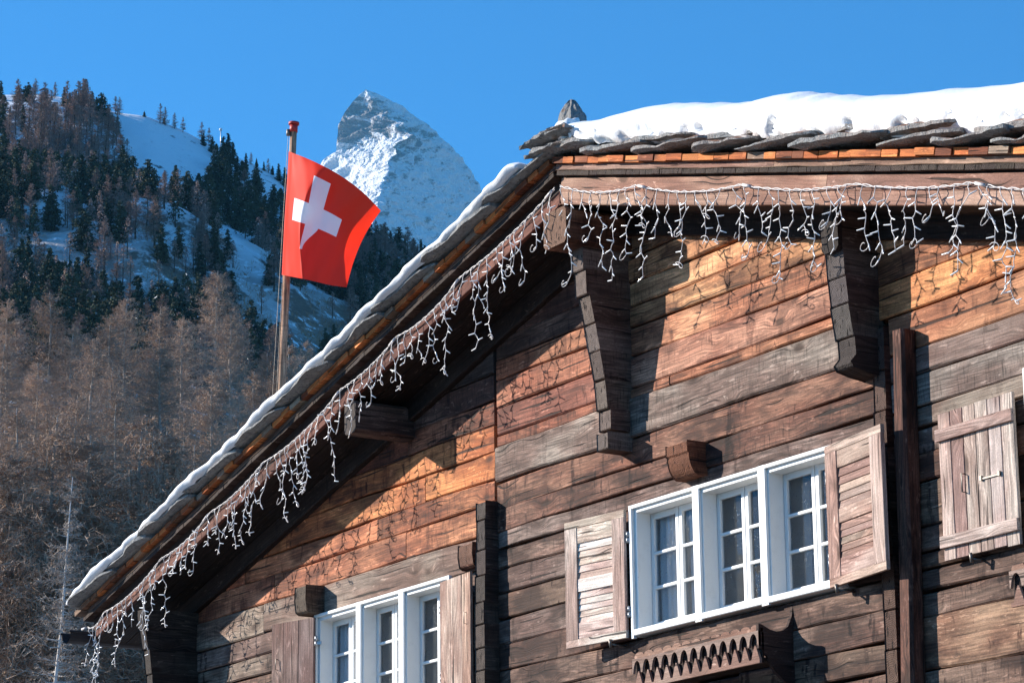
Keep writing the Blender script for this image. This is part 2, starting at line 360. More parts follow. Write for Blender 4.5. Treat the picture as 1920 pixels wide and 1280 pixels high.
# --- wall: squared logs in three bays, cut round the window openings
W2 = (0.0, 2.64, 5.40, 6.45); W1 = (-5.22, -2.79, 5.27, 6.325)
_w3 = P(1927, 742, .05)
W3 = (_w3.x, _w3.x + 2.43, 5.52, 6.57)
wall = MB()
def row(x0, x1, z0, z1, tint, n=0.0, win=None, splits=(), skew=0.0):
    spans = [(x0, x1)]
    if win and z0 < win[3] - .02 and z1 > win[2] + .02:
        spans = [(x0, win[0] + .015), (win[1] - .015, x1)]
    out = []
    for a, b in spans:
        cuts = [a] + sorted(c for c in splits if a + .3 < c < b - .3) + [b]
        out += list(zip(cuts[:-1], cuts[1:]))
    for a, b in out:
        # stay under the roof: shorten at the rake
        a2 = max(a, X0 - (ZF + .20 - z0) / TL_); b2 = min(b, X0 + (ZF + .20 - z0) / TR_)
        if b2 - a2 < .15: continue
        nn = n + U(-.006, .008); g = .004
        sk = skew * (b2 - a2) / 2
        beam(wall, V(a2 + g, .06 - nn / 2, (z0 + z1) / 2 - sk), V(b2 - g, .06 - nn / 2, (z0 + z1) / 2 + sk), V(0, 0, 1), .12 + nn, z1 - z0 - .010, jit(tint), None, U(.007, .015), wob=.0065)
# centre bay
zs = [2.6, 2.85, 3.1, 3.33, 3.58, 3.82, 4.05, 4.30, 4.50, 4.74, 4.95, 5.17, 5.40, 5.62, 5.84, 6.06, 6.27, 6.45, 6.605, 6.80, 7.035, 7.357, 7.45, 7.71, 7.949, 8.13, 8.33, 8.55, 8.80, 9.05]
tn_dark = (.20, .115, .085, .5)  # top rows: soot plus the soffit's shade put into the tint
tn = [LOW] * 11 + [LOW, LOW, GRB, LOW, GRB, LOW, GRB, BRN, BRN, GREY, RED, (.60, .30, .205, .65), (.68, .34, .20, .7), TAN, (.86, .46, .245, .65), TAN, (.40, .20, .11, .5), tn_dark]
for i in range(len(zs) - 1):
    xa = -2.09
    if i >= 21:                               # redder planks left of the centre corbel; eave shade is put into the tint
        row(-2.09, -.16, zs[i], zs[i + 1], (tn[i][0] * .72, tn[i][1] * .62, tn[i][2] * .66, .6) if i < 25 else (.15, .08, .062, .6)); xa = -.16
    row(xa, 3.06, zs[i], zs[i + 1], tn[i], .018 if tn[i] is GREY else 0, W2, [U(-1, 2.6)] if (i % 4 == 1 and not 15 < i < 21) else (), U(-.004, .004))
# left bay
yy = [1111, 1043, 990, 947, 897]
zl = [2.6, 2.9, 3.2, 3.5, 3.76, 4.0, 4.27, 4.5, 4.76, 5.02, 5.27, 5.5, 5.72, 5.93, 6.13, 6.325] + [P(780, q)[2] for q in yy[1:]]
zl[16] = max(zl[16], 6.52)
zl += [zl[-1] + .235, zl[-1] + .455, zl[-1] + .69, zl[-1] + .95, zl[-1] + 1.2, zl[-1] + 1.5]
tl = [LOW] * 10 + [LOW, GRB, LOW, GRB, GRB, (.30, .235, .195, .2), (.58, .245, .135, .75), (.62, .245, .12, .8), (.84, .34, .13, .75), (.70, .26, .10, .85), (.36, .145, .085, .85), (.17, .095, .08, .6), (.11, .08, .075, .5), (.09, .07, .07, .5), DRK, DRK]  # uppermost rows carry soot and painted eave shade in their tints
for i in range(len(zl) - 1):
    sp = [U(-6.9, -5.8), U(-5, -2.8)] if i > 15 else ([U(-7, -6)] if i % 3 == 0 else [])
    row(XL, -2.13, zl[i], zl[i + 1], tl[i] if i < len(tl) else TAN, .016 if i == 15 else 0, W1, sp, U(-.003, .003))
# right bay
ys = [1158, 1112, 1070, 1023, 987, 905, 851, 803, 729]
zr_ = [2.6, 2.9, 3.2, 3.5, 3.8, 4.1, 4.4, 4.68] + [P(1725, q)[2] for q in ys]
zr_ += [P(1830, q)[2] for q in (666, 614, 537, 471)]; zr_ += [zr_[-1] + .25, zr_[-1] + .5]
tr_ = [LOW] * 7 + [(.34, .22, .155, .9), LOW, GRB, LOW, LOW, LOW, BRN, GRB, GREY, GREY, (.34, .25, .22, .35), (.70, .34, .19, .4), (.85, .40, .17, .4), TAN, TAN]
for wz in W3[2:]:
    k_ = min(range(len(zr_)), key=lambda q: abs(zr_[q] - wz)); zr_[k_] = wz
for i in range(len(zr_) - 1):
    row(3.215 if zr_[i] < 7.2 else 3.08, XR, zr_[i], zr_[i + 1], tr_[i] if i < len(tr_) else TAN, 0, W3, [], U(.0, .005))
wall.build('wall', [M['wood'], M['end']], house)
# side and back walls, floor and ceiling of the dark interior
sh = MB()
for z in np.arange(0.02, 6.7, .26):
    for X in (XL + .07, XR - .07):
        beam(sh, V(X, .13, z + .13), V(X, 9.0, z + .13), V(0, 0, 1), .13, .253, jit(LOW), None, .01, wob=.003)
    beam(sh, V(XL, 9.07, z + .13), V(XR, 9.07, z + .13), V(0, 0, 1), .13, .253, jit(LOW), None, .01)
for z in np.arange(0.02, 2.6, .26):
    beam(sh, V(XL, .06, z + .13), V(XR, .06, z + .13), V(0, 0, 1), .12, .253, jit(LOW), None, .01)
sh.build('side_wall', [M['wood'], M['end']], house)
rm = MB()
box(rm, XL + .3, XR - .3, 1.7, 1.76, .1, 6.75); box(rm, XL + .2, XR - .2, .2, 8.8, 4.4, 4.46); box(rm, XL + .2, XR - .2, .2, 8.8, 6.75, 6.8)
rm.build('room', M['room'], house)

# --- helper: solid extruded along X from a profile in (n, z)
def prism_x(mb, poly, x0, x1, tint, r=None, front_end=True):
    r = rnd() if r is None else r
    k = len(poly)
    a = mb.add([(x0, -n, z) for n, z in poly]); b = mb.add([(x1, -n, z) for n, z in poly])
    uvp = [(n, z) for n, z in poly]
    cx_ = sum(p[0] for p in poly) / k; cz_ = sum(p[1] for p in poly) / k
    area = sum(poly[i][0] * poly[(i + 1) % k][1] - poly[(i + 1) % k][0] * poly[i][1] for i in range(k))
    fa, fb = [a + i for i in range(k)], [b + i for i in range(k)]
    ua, ub = list(uvp), list(uvp)
    # poly counter-clockwise in (n,z): seen from +X (n to the left) it is clockwise
    if area > 0: fb = fb[::-1]; ub = ub[::-1]
    else: fa = fa[::-1]; ua = ua[::-1]
    # orientation fix: outward = -X for a, +X for b
    mb.face(fa, ua, tint, r, 0); mb.face(fb, ub, tint, r, 0)
    for i in range(k):
        j = (i + 1) % k
        d = (poly[j][0] - poly[i][0], poly[j][1] - poly[i][1]); L = math.hypot(*d)
        vert = abs(d[1]) > abs(d[0]) * .9
        q = (a + i, a + j, b + j, b + i); w = x1 - x0
        if area < 0: q = q[::-1]
        zz0, zz1 = poly[i][1] - cz_, poly[j][1] - cz_
        uv = [(-w / 2, zz0), (-w / 2, zz1), (w / 2, zz1), (w / 2, zz0)] if vert else [(poly[i][0], 0), (poly[j][0], 0), (poly[j][0], w), (poly[i][0], w)]
        if area < 0: uv = uv[::-1]
        mb.face(q, uv, tint, r, 1 if vert else 0)
def finish(o):
    b = o.modifiers.new('bevel', 'BEVEL'); b.width = .008; b.segments = 1; b.limit_method = 'ANGLE'; b.angle_limit = math.radians(40)
    return o
def corbel(name, Xr, w, rows, tint, etint=None, stack=False):
    mb = MB()
    for (a, b) in rows:                       # a = (px,py) top of the front right edge, b = bottom
        n0, z0 = S(a[0], a[1], Xr); n1, z1 = S(b[0], b[1], Xr)
        dx = U(-.006, .006)
        prism_x(mb, [(-.03, z1 + .004), (n1, z1 + .004), (n0, z0 - .004), (-.03, z0 - .004)], Xr - w + U(-.008, .008), Xr + dx, jit(tint, .2))
    return finish(mb.build(name, [M['wood'], M['end']], house))
DARKW = (.085, .062, .052, .3)
# centre corbel under the ridge beam: stacked log ends, stepping back towards the bottom
corbel('corbel', -.035, .165, [((1094, 440), (1095, 504)), ((1099, 504), (1101, 551)), ((1106, 551), (1116, 604)), ((1117, 604), (1126, 655)), ((1126, 655), (1135, 708)), ((1136, 710), (1141, 764)), ((1146, 765), (1146.5, 803)), ((1141, 808), (1142, 840))], (.22, .165, .14, .3))
# corbel under the right-hand purlin, with a carved bottom
mb = MB(); Xb = 3.125
for a, b in [((1578, 372), (1581, 463)), ((1582, 463), (1586, 515)), ((1586, 515), (1592, 566)), ((1592, 566), (1602, 628))]:
    n0, z0 = S(*a, Xb); n1, z1 = S(*b, Xb)
    prism_x(mb, [(-.03, z1 + .004), (n1, z1 + .004), (n0, z0 - .004), (-.03, z0 - .004)], Xb - .21 + U(-.006, .006), Xb + U(-.004, .004), jit((.15, .125, .115, .3), .15))
pr = [S(1604, 629, Xb), S(1607, 664, Xb), S(1597, 677, Xb), S(1602, 686, Xb), S(1612, 690, Xb), S(1626, 696, Xb), S(1650, 703, Xb), (-.03, S(1664, 709, Xb)[1]), (-.03, S(1604, 629, Xb)[1] + .0)]
pr = [(n, z) for n, z in pr][::-1]
prism_x(mb, pr, Xb - .2, Xb, (.09, .07, .062, .3))
finish(mb.build('corbel', [M['wood'], M['end']], house))
# log ends of the cross wall left of the centre, down below the frame
Xc = -2.09
rows = []; yv = [938, 972, 1028, 1076, 1126, 1168, 1212, 1254, 1300, 1345]; xf = [911, 911, 911, 909.5, 908, 909, 910.5, 910, 911, 911]
for i in range(9): rows.append(((xf[i] + .3, yv[i]), (xf[i] + .5, yv[i + 1])))
corbel('log_end_stack', Xc, .155, rows, (.115, .088, .075, .5))
# corner log ends at the far left
Xk = XL + .02
rows = [((268, 1140), (272, 1178)), ((274, 1178), (279, 1215)), ((282, 1215), (286, 1262)), ((287, 1262), (288, 1310)), ((289, 1310), (290, 1360))]
corbel('log_end_stack', Xk, .15, rows, (.075, .058, .05, .4))
# log ends of the cross wall right of the centre, flush beside the post
mb = MB(); z = 2.62
while z < 7.15:
    h = U(.22, .40)
    prism_x(mb, [(-.05, z + .004), (.035 + U(-.006, .01), z + .004), (.035 + U(-.006, .01), z + h - .004), (-.05, z + h - .004)], 3.065 + U(-.004, .004), 3.20, jit((.15, .088, .066, .7), .2)); z += h
finish(mb.build('log_end_stack', [M['wood'], M['end']], house))
# clamp post
mb = MB()
pb, pt = P(1703, 1279, .16), P(1687, 600, .16)
beam(mb, V(pb.x - .075, -.065, 3.9), V(pt.x - .075, -.065, pt.z - .05), V(0, -1, 0), .145, .15, (.18, .088, .064, .9), .37, .022, wob=.006, h1=.13, w1=.13)
mb.build('post', [M['wood'], M['end']], house)
# square beam ends poking through the wall
def beam_end(tl, br_front, Xr, w, rounded, tint):
    n0, z0 = S(tl[0], tl[1], Xr); n1, z1 = S(br_front[0], br_front[1], Xr)
    n = (n0 + n1) / 2
    mb = MB()
    if rounded:
        h = z0 - z1; poly = [(-.03, z0), (n, z0), (n, z0 - h * .33), (n - .012, z0 - h * .34)]
        for k in range(1, 7):
            a = k / 6 * 1.35; poly.append((n - .012 - n * .55 * (1 - math.cos(a)), z0 - h * .36 - h * .64 * math.sin(a) / math.sin(1.35)))
        poly.append((-.03, z1))
    else:
        poly = [(-.03, z0), (n, z0), (n + .004, (z0 + z1) / 2), (n - .01, z1 + .02), (n - .04, z1), (-.03, z1)]
    prism_x(mb, poly[::-1], Xr - w, Xr, tint)
    finish(mb.build('beam_end', [M['wood'], M['end']], house))
beam_end((1288, 825), (1292, 886), P(1325, 850).x, .29, True, (.26, .105, .058, .45))
beam_end((574, 1096), (575, 1146), P(612, 1120).x, .22, False, (.16, .12, .09, .35))
beam_end((886, 1016), (888, 1060), P(905, 1040).x, .24, False, (.24, .125, .085, .5))

# --- purlins carrying the roof overhang
def purlin(Xr, w, zb, n, tint, zt=None):
    mb = MB(); zt = zt or min(zf(Xr - w), zf(Xr)) + .012
    beam(mb, V(Xr - w / 2, -n, (zb + zt) / 2), V(Xr - w / 2, .3, (zb + zt) / 2), V(0, 0, 1), w, zt - zb, tint, None, .03, wob=.004)
    return mb.build('purlin', [M['wood'], M['end']], house)
n_, z_ = S(1050, 449, .02); purlin(.02, .33, z_, .655, (.30, .17, .115, .6))
n_, z_ = S(662, 809, -3.49); purlin(-3.49, .20, z_, .62, (.13, .105, .095, .3))
n_, z_ = S(1590, 470, 3.12); purlin(3.12, .19, z_, .36, (.07, .055, .05, .3))
pe = P(268, 1229, .6); purlin(pe.x + .02, .38, pe.z, .40, (.10, .05, .035, .3), zt=pe.z + .42)

# --- roof: deck, soffit boards, barge boards, shingle courses, stone slabs
XE = 8.95
NB = 9.8
def roof_side(sg):
    """sg -1 left slope, +1 right slope"""
    T = slope(sg)
    def rp(x, n, dz): return V(X0 + sg * x, -(n + NF - .70), ZF - T * x + dz)
    dk = MB()
    a = [rp(0, .665, .03), rp(XE, .665, .03), rp(XE, .665, .395), rp(0, .665, .395), rp(0, -NB, .03), rp(XE, -NB, .03), rp(XE, -NB, .395), rp(0, -NB, .395)]
    b = dk.add(a)
    for q in ((0, 1, 2, 3), (5, 4, 7, 6), (1, 5, 6, 2), (3, 2, 6, 7)):
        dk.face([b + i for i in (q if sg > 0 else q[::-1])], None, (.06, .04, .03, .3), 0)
    # soffit boards running along the slope
    n = .66
    while n > -.15:
        w = U(.14, .2)
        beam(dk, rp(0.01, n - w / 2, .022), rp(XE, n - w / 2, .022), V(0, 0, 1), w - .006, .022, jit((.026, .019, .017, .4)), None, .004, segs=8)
        n -= w
    b = dk.add([rp(0, -.12, .03), rp(XE, -.12, .03), rp(XE, -NB, .03), rp(0, -NB, .03)])
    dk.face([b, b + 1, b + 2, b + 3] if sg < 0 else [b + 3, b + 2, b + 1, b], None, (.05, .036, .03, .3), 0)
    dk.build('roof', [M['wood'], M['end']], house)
    rf = MB()
    beam(rf, rp(.02, .08 + .015, -.075), rp(XE - .3, .08 + .015, -.075), V(0, 0, 1), .10, .19, (.045, .030, .026, .4), None, .008, wob=.004)
    rf.build('rafter', [M['wood'], M['end']], house)
    # barge boards: two planks, a dark course of shingles, a narrow board
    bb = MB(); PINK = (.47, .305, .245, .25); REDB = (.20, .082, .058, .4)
    tint = PINK if sg > 0 else REDB  # left boards are reddish, tinted darker to stand for their shadow
    e0 = .0 if sg > 0 else .0
    for (z0, z1, n0, x1) in (((0, .105, .70, XE - .12), (.108, .228, .694, XE - .08)) if sg > 0 else ((0, .125, .70, XE - .12), (.128, .228, .575, XE - .08))):
        x = 0
        while x < x1:
            x2 = min(x + U(3.2, 4.6), x1)
            if x1 - x2 < .8: x2 = x1
            beam(bb, rp(x + .002, n0 - .02, (z0 + z1) / 2), rp(x2 - .002, n0 - .02, (z0 + z1) / 2), V(0, 0, 1), .04, z1 - z0, jit(tint, .08), None, .005, wob=.002); x = x2
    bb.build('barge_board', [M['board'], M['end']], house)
    b2 = MB(); x = 0
    while x < XE:
        x2 = min(x + U(2.4, 3.5), XE)
        beam(b2, rp(x + .002, .725, .312), rp(x2 - .002, .725, .312), V(0, 0, 1), .03, .052, jit((.46, .31, .25, .2) if sg > 0 else (.13, .08, .062, .3)), None, .003, wob=.0015); x = x2  # left trim tint darkened as painted shade
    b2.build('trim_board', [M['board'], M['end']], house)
    sg1 = MB(); x = .02
    while x < XE - .02:
        w = U(.09, .19)
        k = U(-.002, .002)
        bb_ = U(.0, .006)
        beam(sg1, rp(x + w / 2, .60, .262 + k), rp(x + w / 2, .748 + U(-.003, .003), .262 + k), V(sg * T, 0, 1), w * 1.03 - .003, .036, jit((.10, .073, .062, .3), .2), None, .003, segs=1); x += w
    sg1.build('shingle_course', [M['board'], M['end']], house)
    s2 = MB(); x = .02
    while x < XE + .05:
        w = U(.13, .22); k = U(-.004, .004)
        o = rnd()
        c = (.78, .27, .085, .12) if o < .72 else ((.36, .13, .06, .3) if o < .9 else (.40, .31, .24, .2))
        if sg < 0 and x > 6.3 and o < .5: c = (.36, .20, .12, .3)
        # thin board ends, tilted like the slope
        beam(s2, rp(x + w / 2, .55, .366 + k), rp(x + w / 2, .80 + U(-.012, .012), .366 + k), V(sg * T, 0, 1), w * 1.03 - .005, .050, jit(c, .15), None, .004, segs=1, capm=0); x += w
    s2.build('shingle_course', [M['board'], M['end']], house)
    # thin pale cord lying on the shingle course
    cb = MB(); pts = []
    for i in range(60): pts.append(rp(.02 + (XE - .1) * i / 59, .752, .2865 + .004 * math.sin(i * 1.3) + U(-.002, .002)))
    tube(cb, pts, .0035, 5, tint=(.30, .22, .16, .1))
    cb.build('edge_cord', M['board'], house)
roof_side(-1); roof_side(1)

def slab(sg, x0, x1, n_out, n_in, zlo, zhi, th, seed, name='roof_slab', rough=.018, parent=house):
    """stone slab on the slope: x0 upper end, x1 lower end (distance from the ridge); z offset zlo at x0, zhi at x1"""
    rs = random.Random(seed); mb = MB(); NX, NN = 14, 5; T = slope(sg); n_out += NF - .70
    ph = [rs.uniform(0, 6) for _ in range(6)]; r = rs.random()
    cl = rs.uniform(.02, .10); cr = rs.uniform(.04, .18)
    top = []; bot = []
    for i in range(NX + 1):
        u = i / NX; x = x0 + (x1 - x0) * u
        no = n_out + .022 * math.sin(u * 5 + ph[0]) + .012 * math.sin(u * 13 + ph[1]) + rs.uniform(-.006, .006)
        no -= cl * max(0, 1 - u / .14) ** 1.5 + cr * max(0, (u - .86) / .14) ** 1.6
        rt = []; rb = []
        for j in range(NN + 1):
            v = (j / NN) ** 2; n = no + (n_in - no) * v
            z = ZF - T * x + zlo + (zhi - zlo) * u
            tk = th * (1 + .3 * math.sin(u * 4 + ph[2])) * (.55 if j == 0 else 1)
            zz = rough * (mnoise.noise((x * 4 + seed, n * 4, 1.0)) + .6 * mnoise.noise((x * 11, n * 11, seed * 1.0)))
            xx = x + rs.uniform(-.008, .008)
            rb.append((X0 + sg * xx, -n, z + zz * .5 + (th * .2 if j == 0 else 0)))
            rt.append((X0 + sg * xx, -n, z + tk + zz + (th * .2 if j == 0 else 0)))
        top.append(mb.add(rt)); bot.append(mb.add(rb))
    def F(q): mb.face(q if sg > 0 else q[::-1], None, (1, 1, 1, 0), r, 0)
    for i in range(NX):
        for j in range(NN):
            F((top[i] + j, top[i + 1] + j, top[i + 1] + j + 1, top[i] + j + 1))
            F((bot[i] + j + 1, bot[i + 1] + j + 1, bot[i + 1] + j, bot[i] + j))
        F((bot[i], bot[i + 1], top[i + 1], top[i]))
    for j in range(NN):
        F((bot[0] + j + 1, bot[0] + j, top[0] + j, top[0] + j + 1)); F((bot[NX] + j, bot[NX] + j + 1, top[NX] + j + 1, top[NX] + j))
    return mb.build(name, M['stone'], parent)
# left slope
x = .05; i = 0
while x < 8.9:
    w = U(.78, 1.0); slab(-1, x - .18, min(x + w, 9.17), .915 + U(-.02, .02), -.8, .385, .385 + U(.042, .06), .048, 10 + i); x += w; i += 1
# right slope: rougher, thicker, in two layers
x = -.05; i = 0
while x < 9.3:
    w = U(.55, .85); slab(1, x - .16, x + w + U(0, .08), .90 + U(-.04, .05), -.8, .395, .395 + U(.085, .135), U(.028, .05), 40 + i, rough=.030); x += w; i += 1
x = .35; i = 0
while x < 9.3:
    w = U(.7, 1.1); slab(1, x - .2, x + w, .82 + U(-.05, .07), -.8, .465, .465 + U(.07, .11), U(.03, .055), 70 + i, rough=.03); x += w + U(0, .35); i += 1
# ridge stack of flat stones
for k, (x0, x1, dz, no) in enumerate(((-.30, .30, .40, .93), (-.22, .32, .445, .86), (-.33, .36, .495, .95), (-.30, .30, .535, .92))):
    rs = random.Random(k); mb = MB(); NX, NY = 12, 6; r = rs.random()
    g = {}
    for s in (0, 1):
        for i in range(NX + 1):
            for j in range(NY + 1):
                x = X0 + .105 + x0 + (x1 - x0) * i / NX; n = no - .08 - .55 * j / NY
                ed = .05 * (abs(i / NX * 2 - 1) ** 6 + abs(j / NY * 2 - 1) ** 6)
                zz = .03 * mnoise.noise((x * 5, n * 5, k * 3.1)) - .10 * max(0, abs(x + .12) - .16)
                g[s, i, j] = mb.add([(x + rs.uniform(-.012, .012), -n + rs.uniform(-.012, .012), ZF + dz + (.06 - ed * .5 if s else ed * .4) + zz + rs.uniform(-.006, .006))])
    for i in range(NX):
        for j in range(NY):
            mb.face((g[1, i, j], g[1, i + 1, j], g[1, i + 1, j + 1], g[1, i, j + 1]), None, (1, 1, 1, 0), r)
            mb.face((g[0, i, j + 1], g[0, i + 1, j + 1], g[0, i + 1, j], g[0, i, j]), None, (1, 1, 1, 0), r)
        for j, fl in ((0, 0), (NY, 1)):
            q = (g[0, i, j], g[0, i + 1, j], g[1, i + 1, j], g[1, i, j]); mb.face(q if not fl else q[::-1], None, (1, 1, 1, 0), r)
    for j in range(NY):
        for i, fl in ((0, 1), (NX, 0)):
            q = (g[0, i, j], g[0, i, j + 1], g[1, i, j + 1], g[1, i, j]); mb.face(q if not fl else q[::-1], None, (1, 1, 1, 0), r)
    mb.build('ridge_slab', M['stone'], house)
# gutter along the left eave
gp = P(133, 1186, .80); mb = MB()
ang = [math.pi + math.pi * k / 10 for k in range(11)]
for (rr, fl) in ((.115, 0), (.105, 1)):
    b0 = mb.add([(gp.x + rr * math.cos(a), -.85, gp.z + rr * math.sin(a)) for a in ang]); b1 = mb.add([(gp.x + rr * math.cos(a), 9.6, gp.z + rr * math.sin(a) - .02) for a in ang])
    for k in range(10):
        q = (b0 + k, b0 + k + 1, b1 + k + 1, b1 + k); mb.face(q if not fl else q[::-1], None)
for k in (0, 10): tube(mb, [(gp.x + .115 * math.cos(ang[k]), -.86, gp.z + .0), (gp.x + .115 * math.cos(ang[k]), 9.6, gp.z - .02)], .012, 6)
mb.build('gutter', M['gutter'], house)

# --- windows
def window(W, curtain_bays=(), left_c=True):
    x0, x1, z0, z1 = W
    fr = MB()
    zt, zb = z1 - .05, z0 + .06
    bevel_box(fr, x0 + .002, x0 + .062, -.05, .15, z0 + .002, z1 - .002)              # jambs
    bevel_box(fr, x1 - .062, x1 - .002, -.05, .15, z0 + .002, z1 - .002)
    bevel_box(fr, x0 - .012, x0 + .028, -.078, -.045, z0 - .012, z1 + .012)
    bevel_box(fr, x1 - .028, x1 + .012, -.078, -.045, z0 - .012, z1 + .012)
    beam(fr, V(x0 + .063, .05, zt + .023), V(x1 - .063, .05, zt + .023), V(0, 0, 1), .198, .046, capm=0, ch=.003, segs=1)
    beam(fr, V(x0 + .03, -.06, z1 - .002), V(x1 - .03, -.06, z1 - .002), V(0, 0, 1), .035, .03, capm=0, ch=.004, segs=1)
    beam(fr, V(x0 + .03, .035, zb - .027), V(x1 - .03, .035, zb - .027), V(0, 0, 1), .23, .05, capm=0, ch=.006, segs=1)   # sill
    pitch = (x1 - x0 - .10) / 3; bays = []
    for k in range(3):
        a = x0 + .05 + pitch * k + (.012 if k == 0 else .06); b = x0 + .05 + pitch * (k + 1) - (.012 if k == 2 else .06)
        bays.append((a, b))
        if k < 2:
            xm = x0 + .05 + pitch * (k + 1)
            bevel_box(fr, xm - .06, xm + .06, -.052, .15, z0 + .058, z1 - .05); bevel_box(fr, xm - .045, xm + .045, -.075, -.05, z0 - .004, z1 + .014)
    f = fr.build('window', M['white'], house)
    for k, (a, b) in enumerate(bays):
        mid = (a + b) / 2
        for (c, d) in ((a + .002, mid - .004), (mid + .004, b - .002)):
            s = MB(); st = .042; yf, yb = .085, .125
            bevel_box(s, c, c + st, yf, yb, zb, zt); bevel_box(s, d - st, d, yf, yb, zb, zt)
            for (q0, q1, yy0) in ((zb, zb + .055, yf), (zt - .05, zt, yf)):
                beam(s, V(c + st, (yf + yb) / 2, (q0 + q1) / 2), V(d - st, (yf + yb) / 2, (q0 + q1) / 2), V(0, 0, 1), yb - yf - .004, q1 - q0, capm=0, ch=.003, segs=1)
            hh = (zt - .05 - zb - .055) / 3
            for q in (1, 2):
                zq = zb + .055 + hh * q
                beam(s, V(c + st, .10, zq), V(d - st, .10, zq), V(0, 0, 1), .03, .026, capm=0, ch=.006, segs=1)
            s.build('sash', M['white'], f)
            g = MB()
            for q in range(3):
                za = zb + .055 + hh * q + (.013 if q else 0); zc = zb + .055 + hh * (q + 1) - (.013 if q < 2 else 0)
                b_ = g.add([(c + st, .108, za), (d - st, .108, za), (d - st, .108, zc), (c + st, .108, zc)]); g.face((b_, b_ + 1, b_ + 2, b_ + 3), [(0, 0), (1, 0), (1, 1), (0, 1)])
            g.build('pane', M['glass'], f)
        # inner linings of the thick wall
        ln = MB(); box(ln, a - .06, a - .0, .155, .34, zb, zt); box(ln, b, b + .06, .155, .34, zb, zt)
        ln.build('lining', M['white'], f)
        if k in curtain_bays:
            cm = MB(); N = 40; ca, cb_ = a + .0, a + (b - a) * .62
            pt = []
            for i in range(N + 1):
                x = ca + (cb_ - ca) * i / N; y = .172 + .022 * math.sin(i * .95) + .01 * math.sin(i * 2.3)
                pt.append(cm.add([(x, y, zb), (x + .015 * math.sin(i), y, (zb + zt) / 2), (x, y, zt)]))
            for i in range(N):
                for j in range(2): cm.face((pt[i] + j, pt[i + 1] + j, pt[i + 1] + j + 1, pt[i] + j + 1), None, smooth=True)
            cm.build('curtain', M['curtain'], f)
    return f
win_c = window(W2, (0,)); win_l = window(W1, (0,)); win_r = window(W3)

